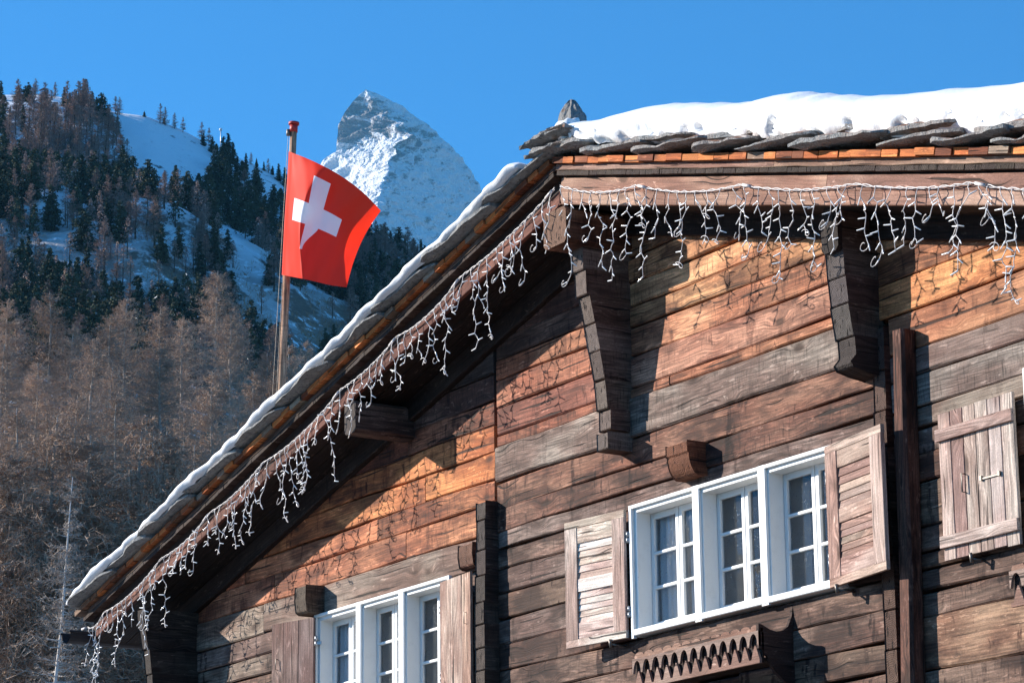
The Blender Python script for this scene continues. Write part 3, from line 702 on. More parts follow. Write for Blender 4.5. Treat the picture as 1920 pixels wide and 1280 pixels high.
# --- shutters
def shutter(p_h, width, out, height, kind, tints, hinge_side, back=False, name_label=None):
    """p_h: lower hinge-side corner (world), spans `width` along +-X with the free edge `out` metres further from the wall"""
    sx = 1 if hinge_side == 'left' else -1            # direction of the free edge
    L = math.hypot(width, out); ax = V(sx * width / L, -out / L, 0); nr = V(0, 0, 1).cross(ax) * -1
    if nr.y > 0: nr = -nr
    mb = MB(); TH = .034
    def B(u0, u1, v0, v1, d0, d1, vertical, tint, tilt=0.0):
        cu, cv, cd_ = (u0 + u1) / 2, (v0 + v1) / 2, (d0 + d1) / 2
        if vertical:
            beam(mb, p_h + ax * cu + V(0, 0, v0) + nr * cd_, p_h + ax * cu + V(0, 0, v1) + nr * cd_, nr, u1 - u0, d1 - d0, tint, None, .003, segs=2, wob=.0008)
        else:
            upv = V(0, 0, 1) + nr * tilt
            beam(mb, p_h + ax * u0 + V(0, 0, cv) + nr * cd_, p_h + ax * u1 + V(0, 0, cv) + nr * cd_, upv, d1 - d0, v1 - v0, tint, None, .003, segs=1)
    t0, t1 = tints
    if kind == 'louvre':
        st = L * .205; rl = .062
        B(0, st, rl, height - rl, 0, TH, True, jit(t0, .06)); B(L - st, L, rl, height - rl, 0, TH, True, jit(t0, .06))
        B(0, L, 0, rl, .001, TH - .001, False, jit(t0, .06)); B(0, L, height - rl, height, .001, TH - .001, False, jit(t0, .06))
        zt1 = height - rl - .13; zm1, zm0 = height * .53, height * .43; zb0 = rl + .13
        for (q0, q1) in ((zt1, height - rl), (zm0, zm1), (rl, zb0)): B(st, L - st, q0, q1, .004, TH - .006, False, jit(t1, .08))
        for (q0, q1) in ((zm1, zt1), (zb0, zm0)):
            k = 5; hh = (q1 - q0) / k
            for i in range(k): B(st, L - st, q0 + hh * i - .006, q0 + hh * (i + 1) + .006, .006, .018, False, jit(t1, .10), -.16)
    elif kind == 'board':
        k = 0; u = 0
        while u < L - .01:
            w = U(.16, .24); u2 = min(u + w, L)
            if L - u2 < .08: u2 = L
            B(u + .001, u2 - .001, 0, height, 0, .026 + U(-.001, .001), True, jit(t0, .07)); u = u2
    else:
        k = 6
        for i in range(k):
            B(L * i / k + .003, L * (i + 1) / k - .003, U(-.006, .006), height + U(-.006, .006), 0, .026 + U(-.001, .002), True, jit(t0, .10))
        for q in (.085, height - .20): B(-.005, L + .005, q, q + .085, .028, .054, False, jit(t1, .05))
    o = mb.build('shutter', [M['board'], M['end']], house)
    hg = 0
    if kind != 'plank':
        for q in (height * .2, height * .78):
            h = MB(); c = p_h - ax * .018 + V(0, 0, q) + nr * .01
            tube(h, [c + V(0, 0, -.045), c + V(0, 0, -.003)], .014, 8, cap=True); tube(h, [c + V(0, 0, .003), c + V(0, 0, .045)], .014, 8, cap=True)
            beam(h, c + V(0, 0, .02), c + ax * .05 + V(0, 0, .02), V(0, 0, 1), .006, .03, segs=1, capm=0)
            beam(h, c + V(0, 0, -.02), c - ax * .05 + V(0, .02, -.02), V(0, 0, 1), .006, .03, segs=1, capm=0)
            h.build('hinge', M['zinc'], o)
    d = MB(); c = p_h + ax * (L * .14 if kind == 'louvre' and sx > 0 else L * (.25 if kind == 'louvre' else .62)) + V(0, 0, -.02)
    w0 = V(c.x + .02, .0, c.z - .015)
    tube(d, [w0, c + nr * .03 + V(0, 0, -.012)], .009, 6, cap=True); tube(d, [c + nr * .035 + V(0, 0, -.035), c + nr * .045 + V(0, 0, .03)], .013, 7, cap=True)
    d.build('shutter_catch', M['iron'], o)
    if kind == 'plank':
        h = MB(); a = p_h + ax * (L * .33) + nr * .026
        if sx < 0: a = p_h + ax * (L * .67) + nr * .026
        tube(h, [a + V(0, 0, .57), a + nr * .03 + V(0, 0, .57), a + nr * .03 + V(0, 0, .44), a + V(0, 0, .44)], .006, 6)
        h.build('pull_handle', M['iron'], o)
        h = MB(); a2 = p_h + ax * (L * (.45 if sx < 0 else .5)) + nr * .033
        beam(h, a2 + V(0, 0, .50), a2 + V(.20, 0, .50), V(0, 0, 1), .012, .016, segs=1, capm=0)
        for q in (0.005, .19): beam(h, a2 + V(q, .012, .505), a2 + V(q, -.012, .505), V(0, 0, 1), .02, .034, segs=1, capm=0)
        h.build('bar_latch', M['iron'], o)
    elif kind == 'board':
        h = MB(); a = p_h + ax * (L * .86 if sx < 0 else L * .86) + nr * .026 + V(0, 0, height * .62)
        tube(h, [a + V(0, 0, .05), a + nr * .02 + V(0, 0, .05), a + nr * .02 + V(0, 0, -.05), a + V(0, 0, -.05)], .004, 6)
        h.build('pull_handle', M['iron'], o)
    return o
def sh_from_px(ptop, pbot, n0):
    a = P(*ptop, n0); b = P(*pbot, n0); return V((a.x + b.x) / 2, -n0, b.z), a.z - b.z
PALE = ((.84, .72, .64, .22), (.98, .88, .80, .15)); MIDT = ((.56, .43, .375, .2), (.48, .36, .315, .3)); PLK = ((.58, .48, .44, .3), (.62, .52, .475, .2))
p_, h_ = sh_from_px((1176, 955), (1178, 1196), .075); shutter(p_, .71, .10, h_, 'louvre', PALE, 'right')
p_, h_ = sh_from_px((1547, 840), (1569, 1101), .085); shutter(p_, .80, .13, h_, 'louvre', MIDT, 'left')
p_, h_ = sh_from_px((830, 1092), (830, 1300), .085); h_ = 1.03; p_.z = P(830, 1092, .085).z - h_; shutter(p_, .605, .06, h_, 'board', ((.62, .49, .41, .35), (.4, .3, .3, .3)), 'left')
p_ = P(592, 1157, .085); p_.z -= 1.03; shutter(p_, .586, .134, 1.03, 'board', ((.32, .225, .205, .45), (.3, .2, .2, .3)), 'right')
p_, h_ = sh_from_px((1904, 735), (1918, 1018), .06); shutter(p_, P(1904, 735, .06).x - P(1763, 776, .06).x, .0, h_, 'plank', PLK, 'right')

# --- carved flower shelves under the windows
def carved_box(xl, Xr, prof, n, zt0, zb0, full=True):
    mb = MB(); per = (Xr - xl) / 13.0
    tint = (.34, .245, .21, .22)
    def strip(ftop, fbot, y0, y1, samples, tint, r):
        a = []
        for i in range(samples + 1):
            x = xl + (Xr - xl) * i / samples; zt, zb = ftop(x), fbot(x)
            a.append(mb.add([(x, y0, zb), (x, y0, zt), (x, y1, zb), (x, y1, zt)]))
        for i in range(samples):
            p, q = a[i], a[i + 1]; x_ = mb.v[p][0]; x2 = mb.v[q][0]
            mb.face((p, q, q + 1, p + 1), [(x_, mb.v[p][2]), (x2, mb.v[q][2]), (x2, mb.v[q + 1][2]), (x_, mb.v[p + 1][2])], tint, r)
            mb.face((p + 3, q + 3, q + 2, p + 2), [(x_, 0), (x2, 0), (x2, .1), (x_, .1)], tint, r)
            mb.face((p + 1, q + 1, q + 3, p + 3), [(x_, 0), (x2, 0), (x2, .03), (x_, .03)], tint, r)
            mb.face((p + 2, q + 2, q, p), [(x_, 0), (x2, 0), (x2, .03), (x_, .03)], tint, r)
        for p, fl in ((a[0], 0), (a[-1], 1)):
            q = (p, p + 1, p + 3, p + 2); mb.face(q if not fl else q[::-1], None, tint, r)
    H = zt0 - zb0
    ph = lambda x: ((x - xl) / per) % 1.0
    bump = lambda x: .030 * math.sqrt(max(0, 1 - (2 * ph(x) - 1) ** 2))
    strip(lambda x: zt0 - .03 + bump(x), lambda x: zt0 - .055, -n + .024, -n + .046, 13 * 12, (.40, .27, .21, .2), .31)
    arch = lambda x: .095 * math.sqrt(max(0, 1 - min(1, abs(2 * ph(x) - 1) / .80) ** 2))
    strip(lambda x: zt0 - .052, lambda x: zb0 + .02 + arch(x), -n, -n + .022, 13 * 14, tint, .72)
    strip(lambda x: zt0 - .06, lambda x: zb0 - .10, -n + .034, -n + .050, 4, (.045, .030, .026, .3), .44)  # inner backing, tinted near black as the shade behind the cut-outs
    tooth = lambda x: .115 * max(0, 1 - abs(2 * ((ph(x) + .90) % 1.0) - 1) * 1.35) ** .8
    strip(lambda x: zb0 - .075 + tooth(x), lambda x: zb0 - .105, -n + .005, -n + .027, 13 * 14, (.42, .30, .25, .2), .55)
    beam(mb, V(xl + .02, -n + .16, zb0 - .07), V(Xr - .03, -n + .16, zb0 - .07), V(0, 0, 1), .24, .02, (.05, .036, .03, .3), None, .003, segs=2)
    o = mb.build('flower_shelf', [M['board'], M['end']], house)
    sb = MB(); prism_x(sb, prof, Xr - .028, Xr, (.065, .038, .032, .3), .2); sb.build('side_bracket', [M['board'], M['board']], o)
    return o
Xv = P(1493, 1200, 0).x
def cpx(x, y): return S(1160 + x / 4.8, 1130 + y / 4.8, Xv)
prof = [cpx(*q) for q in ((1608, 8), (1588, 14), (1578, 110), (1545, 205), (1500, 240), (1440, 250), (1380, 230), (1310, 185), (1278, 178), (1282, 400), (1318, 410), (1335, 450), (1362, 470), (1385, 540), (1430, 610), (1482, 665), (1530, 715), (1590, 790))]
prof = [(max(n, .0), z) for n, z in prof]; prof[0] = (0, prof[0][1]); prof.append((0, prof[-1][1] - .04))
nv = cpx(1276, 280)[0]
pa = P(1185, 1222, nv); pb_ = P(1189, 1262, nv)
zt = S(1425, 1168, Xv)[1]
carved_box(pa.x, Xv - .028, prof, nv, (zt + pa.z) / 2, (zt + pa.z) / 2 - .185)
# the neighbour under the right-hand window, only its end in the picture
q = P(1891, 1062, nv); dX = Xv - pa.x
carved_box(q.x, q.x + dX, prof, nv, q.z + .02, q.z - .165)

# ------------------------------------------------------------------ snow on the roof, ridge stone
def interp(x, pts):
    if x <= pts[0][0]: return pts[0][1]
    for (a, b), (c, d) in zip(pts, pts[1:]):
        if x <= c:
            k = (x - a) / (c - a); k = k * k * (3 - 2 * k) * .5 + k * .5; return b + (d - b) * k
    return pts[-1][1]
def snow_body(name, sg, xs, top, base, n_front, lump, back, label, seed):
    mb = MB(); prof = 26
    rows = []
    for x in xs:
        zt, zb = top(x), base(x); h = max(zt - zb, .012)
        nf = n_front(x) + NF - .70; ring = []
        # front face, rounded brow, then back over the roof
        for k in range(14):
            v = k / 13; zz = zb + h * v
            bul = math.sin(v * math.pi) * min(.05, h * .35) - max(0, (v - .55) / .45) ** 2 * min(.26, h * .65) - max(0, (.12 - v)) * .2
            nn = nf + bul
            d = lump * (mnoise.noise((x * 3.2 + seed, v * h * 5, seed)) + .55 * mnoise.noise((x * 9 + seed, v * h * 10, 4.0)))
            if sg > 0:
                c = mnoise.noise((x * 14.5, v * h * 15.0, 9.0 + seed))
                lowk = max(0, 1 - v * 2.2)
                if c > .20: d -= (c - .20) * .26 * lowk ** .5
            ring.append((X0 + sg * x, -(nn + d), zz + (lump * .25 * mnoise.noise((x * 4, v * 3, 7.7)) if k else 0)))
        for k, nb in enumerate((.15, .5, 1.1, 2.2, 4.5, back)):
            kk = nf - min(.26, h * .65)
            nn = kk - nb
            zz = zt + .05 * mnoise.noise((x * .7, nn * .7, seed)) * min(1, nb) - .004 + (.02 * min(nb, 1) if sg > 0 else 0)
            ring.append((X0 + sg * x, -nn, zz))
        rows.append(mb.add(ring))
    k_ = 20
    for i in range(len(rows) - 1):
        for j in range(k_ - 1):
            q = (rows[i] + j, rows[i + 1] + j, rows[i + 1] + j + 1, rows[i] + j + 1)
            mb.face(q if sg > 0 else q[::-1], None, smooth=True)
    for r_, fl in ((rows[0], 0), (rows[-1], 1)):
        q = [r_ + j for j in range(k_)]; mb.face(q[::-1] if (fl == 0) == (sg < 0) else q, None)
    o = mb.build(name, M['snow']); tag(o, label, 'snow', kind='thing'); return o
ctr = [(1072, 262), (1078, 246), (1092, 239), (1118, 235), (1148, 232.5), (1180, 225), (1207, 213), (1238, 203), (1267, 195.5), (1300, 193.5), (1350, 194), (1402, 194), (1440, 188), (1470, 179), (1500, 175.5), (1524, 174.5), (1560, 177), (1598, 181), (1657, 183), (1717, 178), (1776, 169), (1850, 162.5), (1920, 156)]
tp = []
for a, b in ctr:
    q = P(a, b, .44); tp.append((q.x - X0, q.z ))
e_ = tp[-1]; tp += [(e_[0] + .8, e_[1] - .17), (e_[0] + 1.8, e_[1] - .46), (e_[0] + 3.2, e_[1] - .85), (9.3, ZF - TR_ * 9.3 + .75)]
xs = list(np.arange(tp[0][0], 9.3, .035))
snow_r = snow_body('roof_snow', 1, xs, lambda x: interp(x, tp), lambda x: ZF - TR_ * x + .50 + .012 * math.sin(x * 7) + .01 * math.sin(x * 17), lambda x: .80 + .03 * math.sin(x * 2.3), .011, 9.0, 'deep smooth white snow bank with a rounded top on the right roof slope', 3.3)
xs = list(np.arange(.30, 9.14, .035))
def lt(x):
    d = .080 + .014 * math.sin(x * 6.9 + 1) + .03 * mnoise.noise((x * 1.7, 3, 1)) + .02 * mnoise.noise((x * 6, 1, 2))
    if x < .8: d += .02
    d *= min(1, (x - .28) / .12) * min(1, max(0.05, (9.15 - x) / .25))
    return ZF - TL_ * x + .462 + max(d, .01)
snow_l = snow_body('roof_snow', -1, xs, lt, lambda x: ZF - TL_ * x + .44, lambda x: .905 + .015 * math.sin(x * 3.1) + .02 * mnoise.noise((x * 5, 8, 8)), .016, 9.0, 'thin strip of lumpy snow along the edge of the left roof slope', 8.1)
# small cap of snow around the ridge stone
mb = MB(); N = 22; c = P(1068, 243, .64)
g = []
for i in range(N + 1):
    a = math.pi * i / N; ring = []
    for j in range(N):
        b = 2 * math.pi * j / N; d = V(math.sin(a) * math.cos(b), math.sin(a) * math.sin(b), math.cos(a))
        k = 1 + .35 * mnoise.noise(d * 1.8) + .14 * mnoise.noise(d * 5)
        ring.append((c.x + d.x * .19 * k, c.y + d.y * .15 * k, c.z - .02 + d.z * .085 * k))
    g.append(mb.add(ring))
for i in range(N):
    for j in range(N):
        k = (j + 1) % N; mb.face((g[i] + j, g[i + 1] + j, g[i + 1] + k, g[i] + k), None, smooth=True)
tag(mb.build('snow_clump', M['snow']), 'small clump of snow on the ridge slabs at the foot of the upright stone', 'snow')
# upright stone
mb = MB(); pb0 = P(1073, 247, .60); ptp = P(1071, 187, .60); Hs = ptp.z - pb0.z
N = 40; lv = [0, .12, .24, .36, .48, .58, .66, .74, .81, .87, .92, .96, 1.0]
wd = [.155, .170, .178, .180, .178, .168, .150, .128, .100, .078, .056, .036, .010]
planes = [(0.2, 1.0), (1.15, .88), (2.1, 1.05), (2.9, .90), (3.9, .98), (4.75, .86), (5.6, 1.02)]
g = []
for l, w in zip(lv, wd):
    ring = []
    for j in range(N):
        a = 6.2832 * j / N
        fac = min(r_ / max(.12, math.cos(a - p_a - .25 * l)) for p_a, r_ in planes if math.cos(a - p_a - .25 * l) > .12)
        d = w * .74 * fac * (1 + .16 * mnoise.noise((math.cos(a) * 1.6, math.sin(a) * 1.6, l * 2.2 + 4)) + .07 * mnoise.noise((math.cos(a) * 5, math.sin(a) * 5, l * 7)) + .04 * mnoise.noise((math.cos(a) * 13, math.sin(a) * 13, l * 19)))
        sh_ = .03 * max(0, l - .55)
        ring.append((pb0.x - sh_ + d * math.cos(a), pb0.y + d * math.sin(a) * .8, pb0.z - .06 + (Hs + .06) * l + (.025 if l < .97 else 0) * mnoise.noise((math.cos(a) * 3, math.sin(a) * 3, l * 6))))
    g.append(mb.add(ring))
for i in range(len(g) - 1):
    for j in range(N):
        k = (j + 1) % N; mb.face((g[i] + j, g[i] + k, g[i + 1] + k, g[i + 1] + j), None)
mb.face([g[-1] + j for j in range(N)], None)
tag(mb.build('ridge_stone', M['rock']), 'upright pointed grey rock standing on the peak of the roof', 'rock')

# ------------------------------------------------------------------ icicle lights
def light_string(sg, x_end, label, seed):
    rs = random.Random(seed); T = slope(sg)
    root = tag(empty('icicle_light_string', (X0, -NF, ZF)), label, 'string lights', 'strings of icicle lights along the two barge boards')
    def place(o): o.location = (0, .70, -ZF)
    clips = [0.04]
    while clips[-1] < x_end - .5: clips.append(min(clips[-1] + rs.uniform(1.0, 1.5), x_end))
    if clips[-1] < x_end: clips.append(x_end)
    sags = [rs.uniform(.035, .075) for _ in clips]
    def cz(x):
        for k in range(len(clips) - 1):
            if x <= clips[k + 1] + 1e-6:
                u = (x - clips[k]) / (clips[k + 1] - clips[k]); return ZF - T * x + .155 - sags[k] * 4 * u * (1 - u)
        return ZF - T * x + .155
    cb = MB()
    for off in (0, 1):
        pts = []
        for i in range(int(x_end / .04) + 1):
            x = min(.04 + i * .04, x_end); pts.append((sg * x, -.722 - .007 * math.sin(i * 1.1 + off * 3.14) - .006, cz(x) + .007 * math.cos(i * 1.1 + off * 3.14) + (rs.uniform(-.003, .003))))
        tube(cb, pts, .0042, 5)
    for k in clips:
        if rs.random() < .35: tube(cb, [(sg * (k + .03), -.733, cz(min(k + .03, x_end))), (sg * (k + .13), -.733, cz(min(k + .13, x_end)))], .013, 6, cap=True)
    o = cb.build('cable', M['cable'], root); place(o)
    x = .07; nst = 0
    while x < x_end and nst < 100:
        mb = MB(); o_ = rs.random()
        L = rs.uniform(.15, .27) if o_ < .34 else (rs.uniform(.27, .44) if o_ < .76 else rs.uniform(.46, .72))
        p = V(sg * x, -.733, cz(x)); pts = [p.copy(), p + V(rs.uniform(-.01, .01), -.012, -.03)]
        cur = pts[-1].copy(); dirx = rs.choice((-1, 1)); bulbs = []
        used = .03
        while used < L:
            s = rs.uniform(.05, .085); ax_ = dirx * rs.uniform(.02, .60) * (1 if rs.random() < .8 else 1.9)
            nx = cur + V(ax_ * s * .8, rs.uniform(-.3, .3) * s, -s * rs.uniform(.78, 1))
            m1 = cur.lerp(nx, .5) + V(rs.uniform(-.006, .006), rs.uniform(-.006, .006), 0)
            pts += [m1, nx]; used += abs(nx.z - cur.z); cur = nx
            bd = V(dirx * rs.uniform(.4, 1) * (1 if ax_ * dirx > 0 else -1), rs.uniform(-.5, .3), rs.uniform(-.9, .25)).normalized()
            bulbs.append((nx.copy(), bd))
            if rs.random() < .65: dirx = -dirx
        tube(mb, pts, .0034, 5)
        if rs.random() < .75:          # loop where the wire turns back
            lp = [cur]; rr = rs.uniform(.018, .032); sd = rs.choice((-1, 1)); a0 = rs.uniform(-.6, .6)
            for k in range(1, 10):
                a = 6.28 * k / 9; lp.append(cur + V(sd * (1 - math.cos(a)) * rr * 1.25 * math.cos(a0) + math.sin(a) * rr * math.sin(a0), -.004 * k, -math.sin(a) * rr * .8 - (1 - math.cos(a)) * rr * .5))
            tube(mb, lp, .0032, 5)
        for q, d in bulbs:
            tube(mb, [q, q + d * .024, q + d * .026, q + d * .058, q + d * .064], [.0060, .0060, .0052, .0046, .001], 6, m=1)
        o = mb.build('strand', [M['cable'], M['bulb']], root); place(o); nst += 1
        x += rs.uniform(.085, .18) if sg > 0 else rs.uniform(.085, .165)
light_string(1, 8.9, 'white icicle light string on the pale barge board right of the roof peak', 21)
light_string(-1, 8.97, 'white icicle light string on the dark sloping barge board left of the roof peak', 22)

# ------------------------------------------------------------------ flag pole and flag
def at_dist(x, y, D):                       # survey: point on the sight line at horizontal distance D
    d = ray(x, y); return Vector(CAM + d * (D / math.hypot(d[0], d[1])))
DP = 41.0
top = at_dist(551, 236, DP); low = at_dist(527, 748, DP); axis = (top - low).normalized()
base = low + axis * ((0.0 - low.z) / axis.z)
pole = tag(empty('flagpole', base), 'brown wooden flagpole with a red cap rising behind the left roof slope', 'flagpole')
ppx = DP / math.cos(PITCH) / F_PX
mb = MB(); nP = 24
tube(mb, [(top - base) * (k / nP) for k in range(nP + 1)], [.070 - .022 * k / nP for k in range(nP + 1)], 14, tint=(.62, .40, .27, .25), r=.4, cap=True)
mb.build('pole', [M['wood']], pole)
mb = MB(); tb = top - base
tube(mb, [tb - axis * .10, tb + axis * .015], .058, 14, cap=True); tube(mb, [tb + axis * .015, tb + axis * .05], .078, 14, cap=True)
mb.build('cap', M['redpaint'], pole)
mb = MB(); rv = Vector(RT)
ha = tb - axis * .12 - rv * .075
tube(mb, [ha, ha.lerp(V(0, 0, 1.0), .25) - rv * .055, ha.lerp(V(0, 0, 1.0), .5) - rv * .07, V(0, 0, 1.2) - rv * .10], .0035, 5)
tube(mb, [ha + rv * .03, ha.lerp(V(0, 0, 1.0), .5) - rv * .03, V(0, 0, 1.2) - rv * .07], .0035, 5)
tube(mb, [ha - axis * .03, ha + axis * .06], .03, 8, cap=True)
mb.build('halyard', M['iron'], pole)
def bez(pts, u):
    seg = (len(pts) - 1) * u; i = min(int(seg), len(pts) - 2); k = seg - i
    p0 = np.array(pts[max(i - 1, 0)]); p1 = np.array(pts[i]); p2 = np.array(pts[i + 1]); p3 = np.array(pts[min(i + 2, len(pts) - 1)])
    return .5 * (2 * p1 + (p2 - p0) * k + (2 * p0 - 5 * p1 + 4 * p2 - p3) * k * k + (3 * p1 - p0 - 3 * p2 + p3) * k ** 3)
tE = [(541, 284), (575, 297), (613, 315), (650, 337), (684, 364), (714, 395)]; bE = [(528, 515), (548, 519), (570, 523), (596, 529), (622, 535), (650, 538.5)]
hE = [(541, 284), (538, 340), (534, 400), (531, 460), (528, 515)]; fE = [(714, 395), (692, 427), (674, 462), (660, 500), (650, 538.5)]
def lin(v, a, b): return float(np.interp(v, a, b))
gs = sorted(set([round(x, 5) for x in list(np.linspace(0, 1, 65))] + [.1875, .40625, .59375, .8125]))
fold = MB(); idx = {}
Wd = .0
for i, s in enumerate(gs):
    for j, tt in enumerate(gs):
        w_ = max(0, min(1, (tt - .57) / .24)); w_ = w_ * w_ * (3 - 2 * w_) * (1 if tt < .82 else max(0, 1 - (tt - .82) / .5))
        a = lin(s, [0, .1875, .40625, .59375, .8125, 1], [0, .125, .30 - .03 * w_, .475 - .17 * w_, .70 - .06 * w_, 1])
        b = lin(tt, [0, .1875, .40625, .59375, .8125, 1], [0, .13, .36, .535, .745, 1])
        q = (1 - b) * bez(tE, a) + b * bez(bE, a) + (1 - a) * bez(hE, b) + a * bez(fE, b) - ((1 - a) * (1 - b) * np.array(tE[0]) + a * (1 - b) * np.array(tE[-1]) + (1 - a) * b * np.array(bE[0]) + a * b * np.array(bE[-1]))
        # depth of the folds along the sight line (metres, towards the camera positive)
        fc = .37 - .15 * math.sin(3.1416 * b); A = .78
        d1 = A * a / fc; d2 = A + .06 - .92 * (a - fc)
        dep = -math.log(math.exp(-26 * d1) + math.exp(-26 * d2)) / 26 + math.log(2) / 26 * 0
        dep += .045 * math.sin(a * 10 + b * 2.6) * a + .03 * math.sin(b * 7 - a * 6) * a + .010 * math.sin(a * 27 + b * 11) + .006 * math.sin(a * 50 - b * 16) * (1 - a)
        dep *= min(1, a / .06)
        idx[i, j] = fold.add([at_dist(q[0], q[1], DP - .02 - dep)])
for i in range(len(gs) - 1):
    for j in range(len(gs) - 1):
        s = (gs[i] + gs[i + 1]) / 2; tt = (gs[j] + gs[j + 1]) / 2
        cr = (abs(s - .5) < .3125 and abs(tt - .5) < .09375) or (abs(tt - .5) < .3125 and abs(s - .5) < .09375)
        fold.face((idx[i, j], idx[i, j + 1], idx[i + 1, j + 1], idx[i + 1, j]), [(gs[i], gs[j]), (gs[i], gs[j + 1]), (gs[i + 1], gs[j + 1]), (gs[i + 1], gs[j])], m=1 if cr else 0, smooth=True)
fl = tag(fold.build('flag', [M['red'], M['cross']], loc=tuple(top)), 'red square flag with a white cross flying from the wooden pole', 'flag')

# ------------------------------------------------------------------ terrain
CREST = [(-2500, 420), (-1500, 180), (-700, 150), (-300, 178), (0, 192), (60, 190), (110, 196), (150, 204), (215, 221), (270, 226), (330, 246), (400, 276), (470, 303), (520, 326), (560, 350), (600, 384), (650, 420), (700, 452), (750, 470), (800, 486), (900, 520), (1100, 600), (1500, 760), (2200, 900), (4000, 1150), (9000, 1500), (20000, 1700)]
CX = [a for a, b in CREST]; CY = [b for a, b in CREST]
DC = 700.0
AZF = math.atan2(FW[1], FW[0])
def az_of_px(px): return AZF - math.atan((px - 960) / F_PX / math.cos(PITCH) * 1.0)
def px_of_az(az):
    d = (AZF - az + math.pi) % (2 * math.pi) - math.pi
    return 960 + F_PX * math.cos(PITCH) * math.tan(max(-1.45, min(1.45, d)))
HD = [0, 90, 120, 200, 300, 400, 550, 700]; HV = [-.16, -.05, .0, .26, .444, .60, .80, 1.0]
def elev_of(px, y): d = ray(px, y); return math.asin(d[2])
def ground(px, az, D):
    yc = float(np.interp(px, CX, CY)); y0 = 1560
    if D <= DC:
        h = float(np.interp(D, HD, HV)); y = y0 + (yc - y0) * max(h, 0)
        pitch_e = PITCH + math.atan((640 - y) / F_PX)
        z = 1.7 + D * math.tan(pitch_e)
        if D < 120:
            z120 = 1.7 + 120 * math.tan(PITCH + math.atan((640 - y0) / F_PX)); k = max(0, (D - 62) / 58); z = z120 * k ** 1.6
        x_, y_ = CAM[0] + D * math.cos(az), CAM[1] + D * math.sin(az)
        am = max(0, min(1, (D - 150) / 200)) * (1 - .80 * max(0, (D - 560) / 140))
        z += am * (9 * mnoise.noise((x_ * .013, y_ * .013, 3.0)) + 5.5 * (abs(mnoise.noise((x_ * .035, y_ * .035, 7.0))) - .25) + 2.2 * mnoise.noise((x_ * .11, y_ * .11, 1.0)))
        return z
    zc = ground(px, az, DC)
    k = D - DC
    return max(zc - k * .10 - 14 * (1 - math.exp(-k / 60)), 20) if D < 6000 else 60.0
azs = []
a = -math.pi
while a < math.pi:
    rel = (a - AZF + math.pi) % (2 * math.pi) - math.pi
    azs.append(a); a += math.radians(.075) if -.02 < rel < .20 else (math.radians(.6) if -.5 < rel < .6 else math.radians(3))
Ds = [3, 6, 12, 20, 30, 40, 50, 60] + list(np.arange(66, 120, 9)) + list(np.arange(120, 700, 3.2)) + [700, 706, 716, 730, 760, 820, 950, 1200, 1800, 3000, 6000, 15000, 40000]
mb = MB(); rows = []
for a in azs:
    px = px_of_az(a); rel = (a - AZF + math.pi) % (2 * math.pi) - math.pi
    if abs(rel) > 1.4: px = 20000 if rel < 0 else -2500
    fade = max(0, 1 - max(0, abs(rel) - 1.0) / .5)
    rows.append(mb.add([(CAM[0] + D * math.cos(a), CAM[1] + D * math.sin(a), ground(px, a, D) * (fade if D > 60 else 1)) for D in Ds]))
nD = len(Ds)
for i in range(len(azs)):
    p, q = rows[i], rows[(i + 1) % len(azs)]
    for j in range(nD - 1): mb.face((p + j, p + j + 1, q + j + 1, q + j), smooth=True)
c0 = mb.add([(CAM[0], CAM[1], 0.0)])
for i in range(len(azs)): mb.face((c0, rows[i], rows[(i + 1) % len(azs)]))
tag(mb.build('hillside', M['hill']), kind='structure')
def d_for_y(px, y):
    yc = float(np.interp(px, CX, CY)); h = (1560 - y) / (1560 - yc)
    return float(np.interp(h, HV[2:], HD[2:]))
def gpoint(px, D):
    az = az_of_px(px); z = ground(px_of_az(az), az, D); return V(CAM[0] + D * math.cos(az), CAM[1] + D * math.sin(az), z)

# ------------------------------------------------------------------ trees
def pine_mesh(seed, H=9.0, spread=.20, top_shape=.8):
    rs = random.Random(seed); mb = MB()
    tube(mb, [(0, 0, -1), (U(-.05, .05), 0, H * .5), (U(-.1, .1), 0, H * .97)], [.20, .13, .03], 6, m=0)
    nlev = 20; lean = (rs.uniform(-.03, .03), rs.uniform(-.03, .03))
    for l in range(nlev):
        u = (l + rs.uniform(-.3, .3)) / nlev; z = H * (.10 + .88 * u)
        R = H * spread * (min(1, (1 - u) ** top_shape * 1.15) * (.75 + .25 * min(1, u * 5))) * rs.uniform(.72, 1.15)
        nb = max(4, int(9 * (1 - u) + 4))
        for b in range(nb):
            if rs.random() < .14: continue
            a = rs.uniform(0, 6.2832); rr = R * rs.uniform(.6, 1.15)
            nq = max(3, int(rr * 6))
            for k in range(nq):
                f = (k + .6) / nq; d = rr * f
                c = V(math.cos(a) * d + lean[0] * z, math.sin(a) * d + lean[1] * z, z - d * .22 + rs.uniform(-.12, .12))
                for q in range(3):
                    s = rs.uniform(.16, .36) * (1.15 - .4 * f)
                    n1 = V(rs.gauss(0, 1), rs.gauss(0, 1), rs.gauss(0, .5)).normalized(); n2 = n1.cross(V(rs.gauss(0, 1), rs.gauss(0, 1), rs.gauss(0, 1))).normalized()
                    o = c + V(rs.gauss(0, .13), rs.gauss(0, .13), rs.gauss(0, .10))
                    p = mb.add([o - n1 * s - n2 * s * .4, o + n1 * s - n2 * s * .25, o + n2 * s * .7])
                    mb.face((p, p + 1, p + 2), m=2 if (rs.random() < .022 and q == 0) else 1)
    return mb
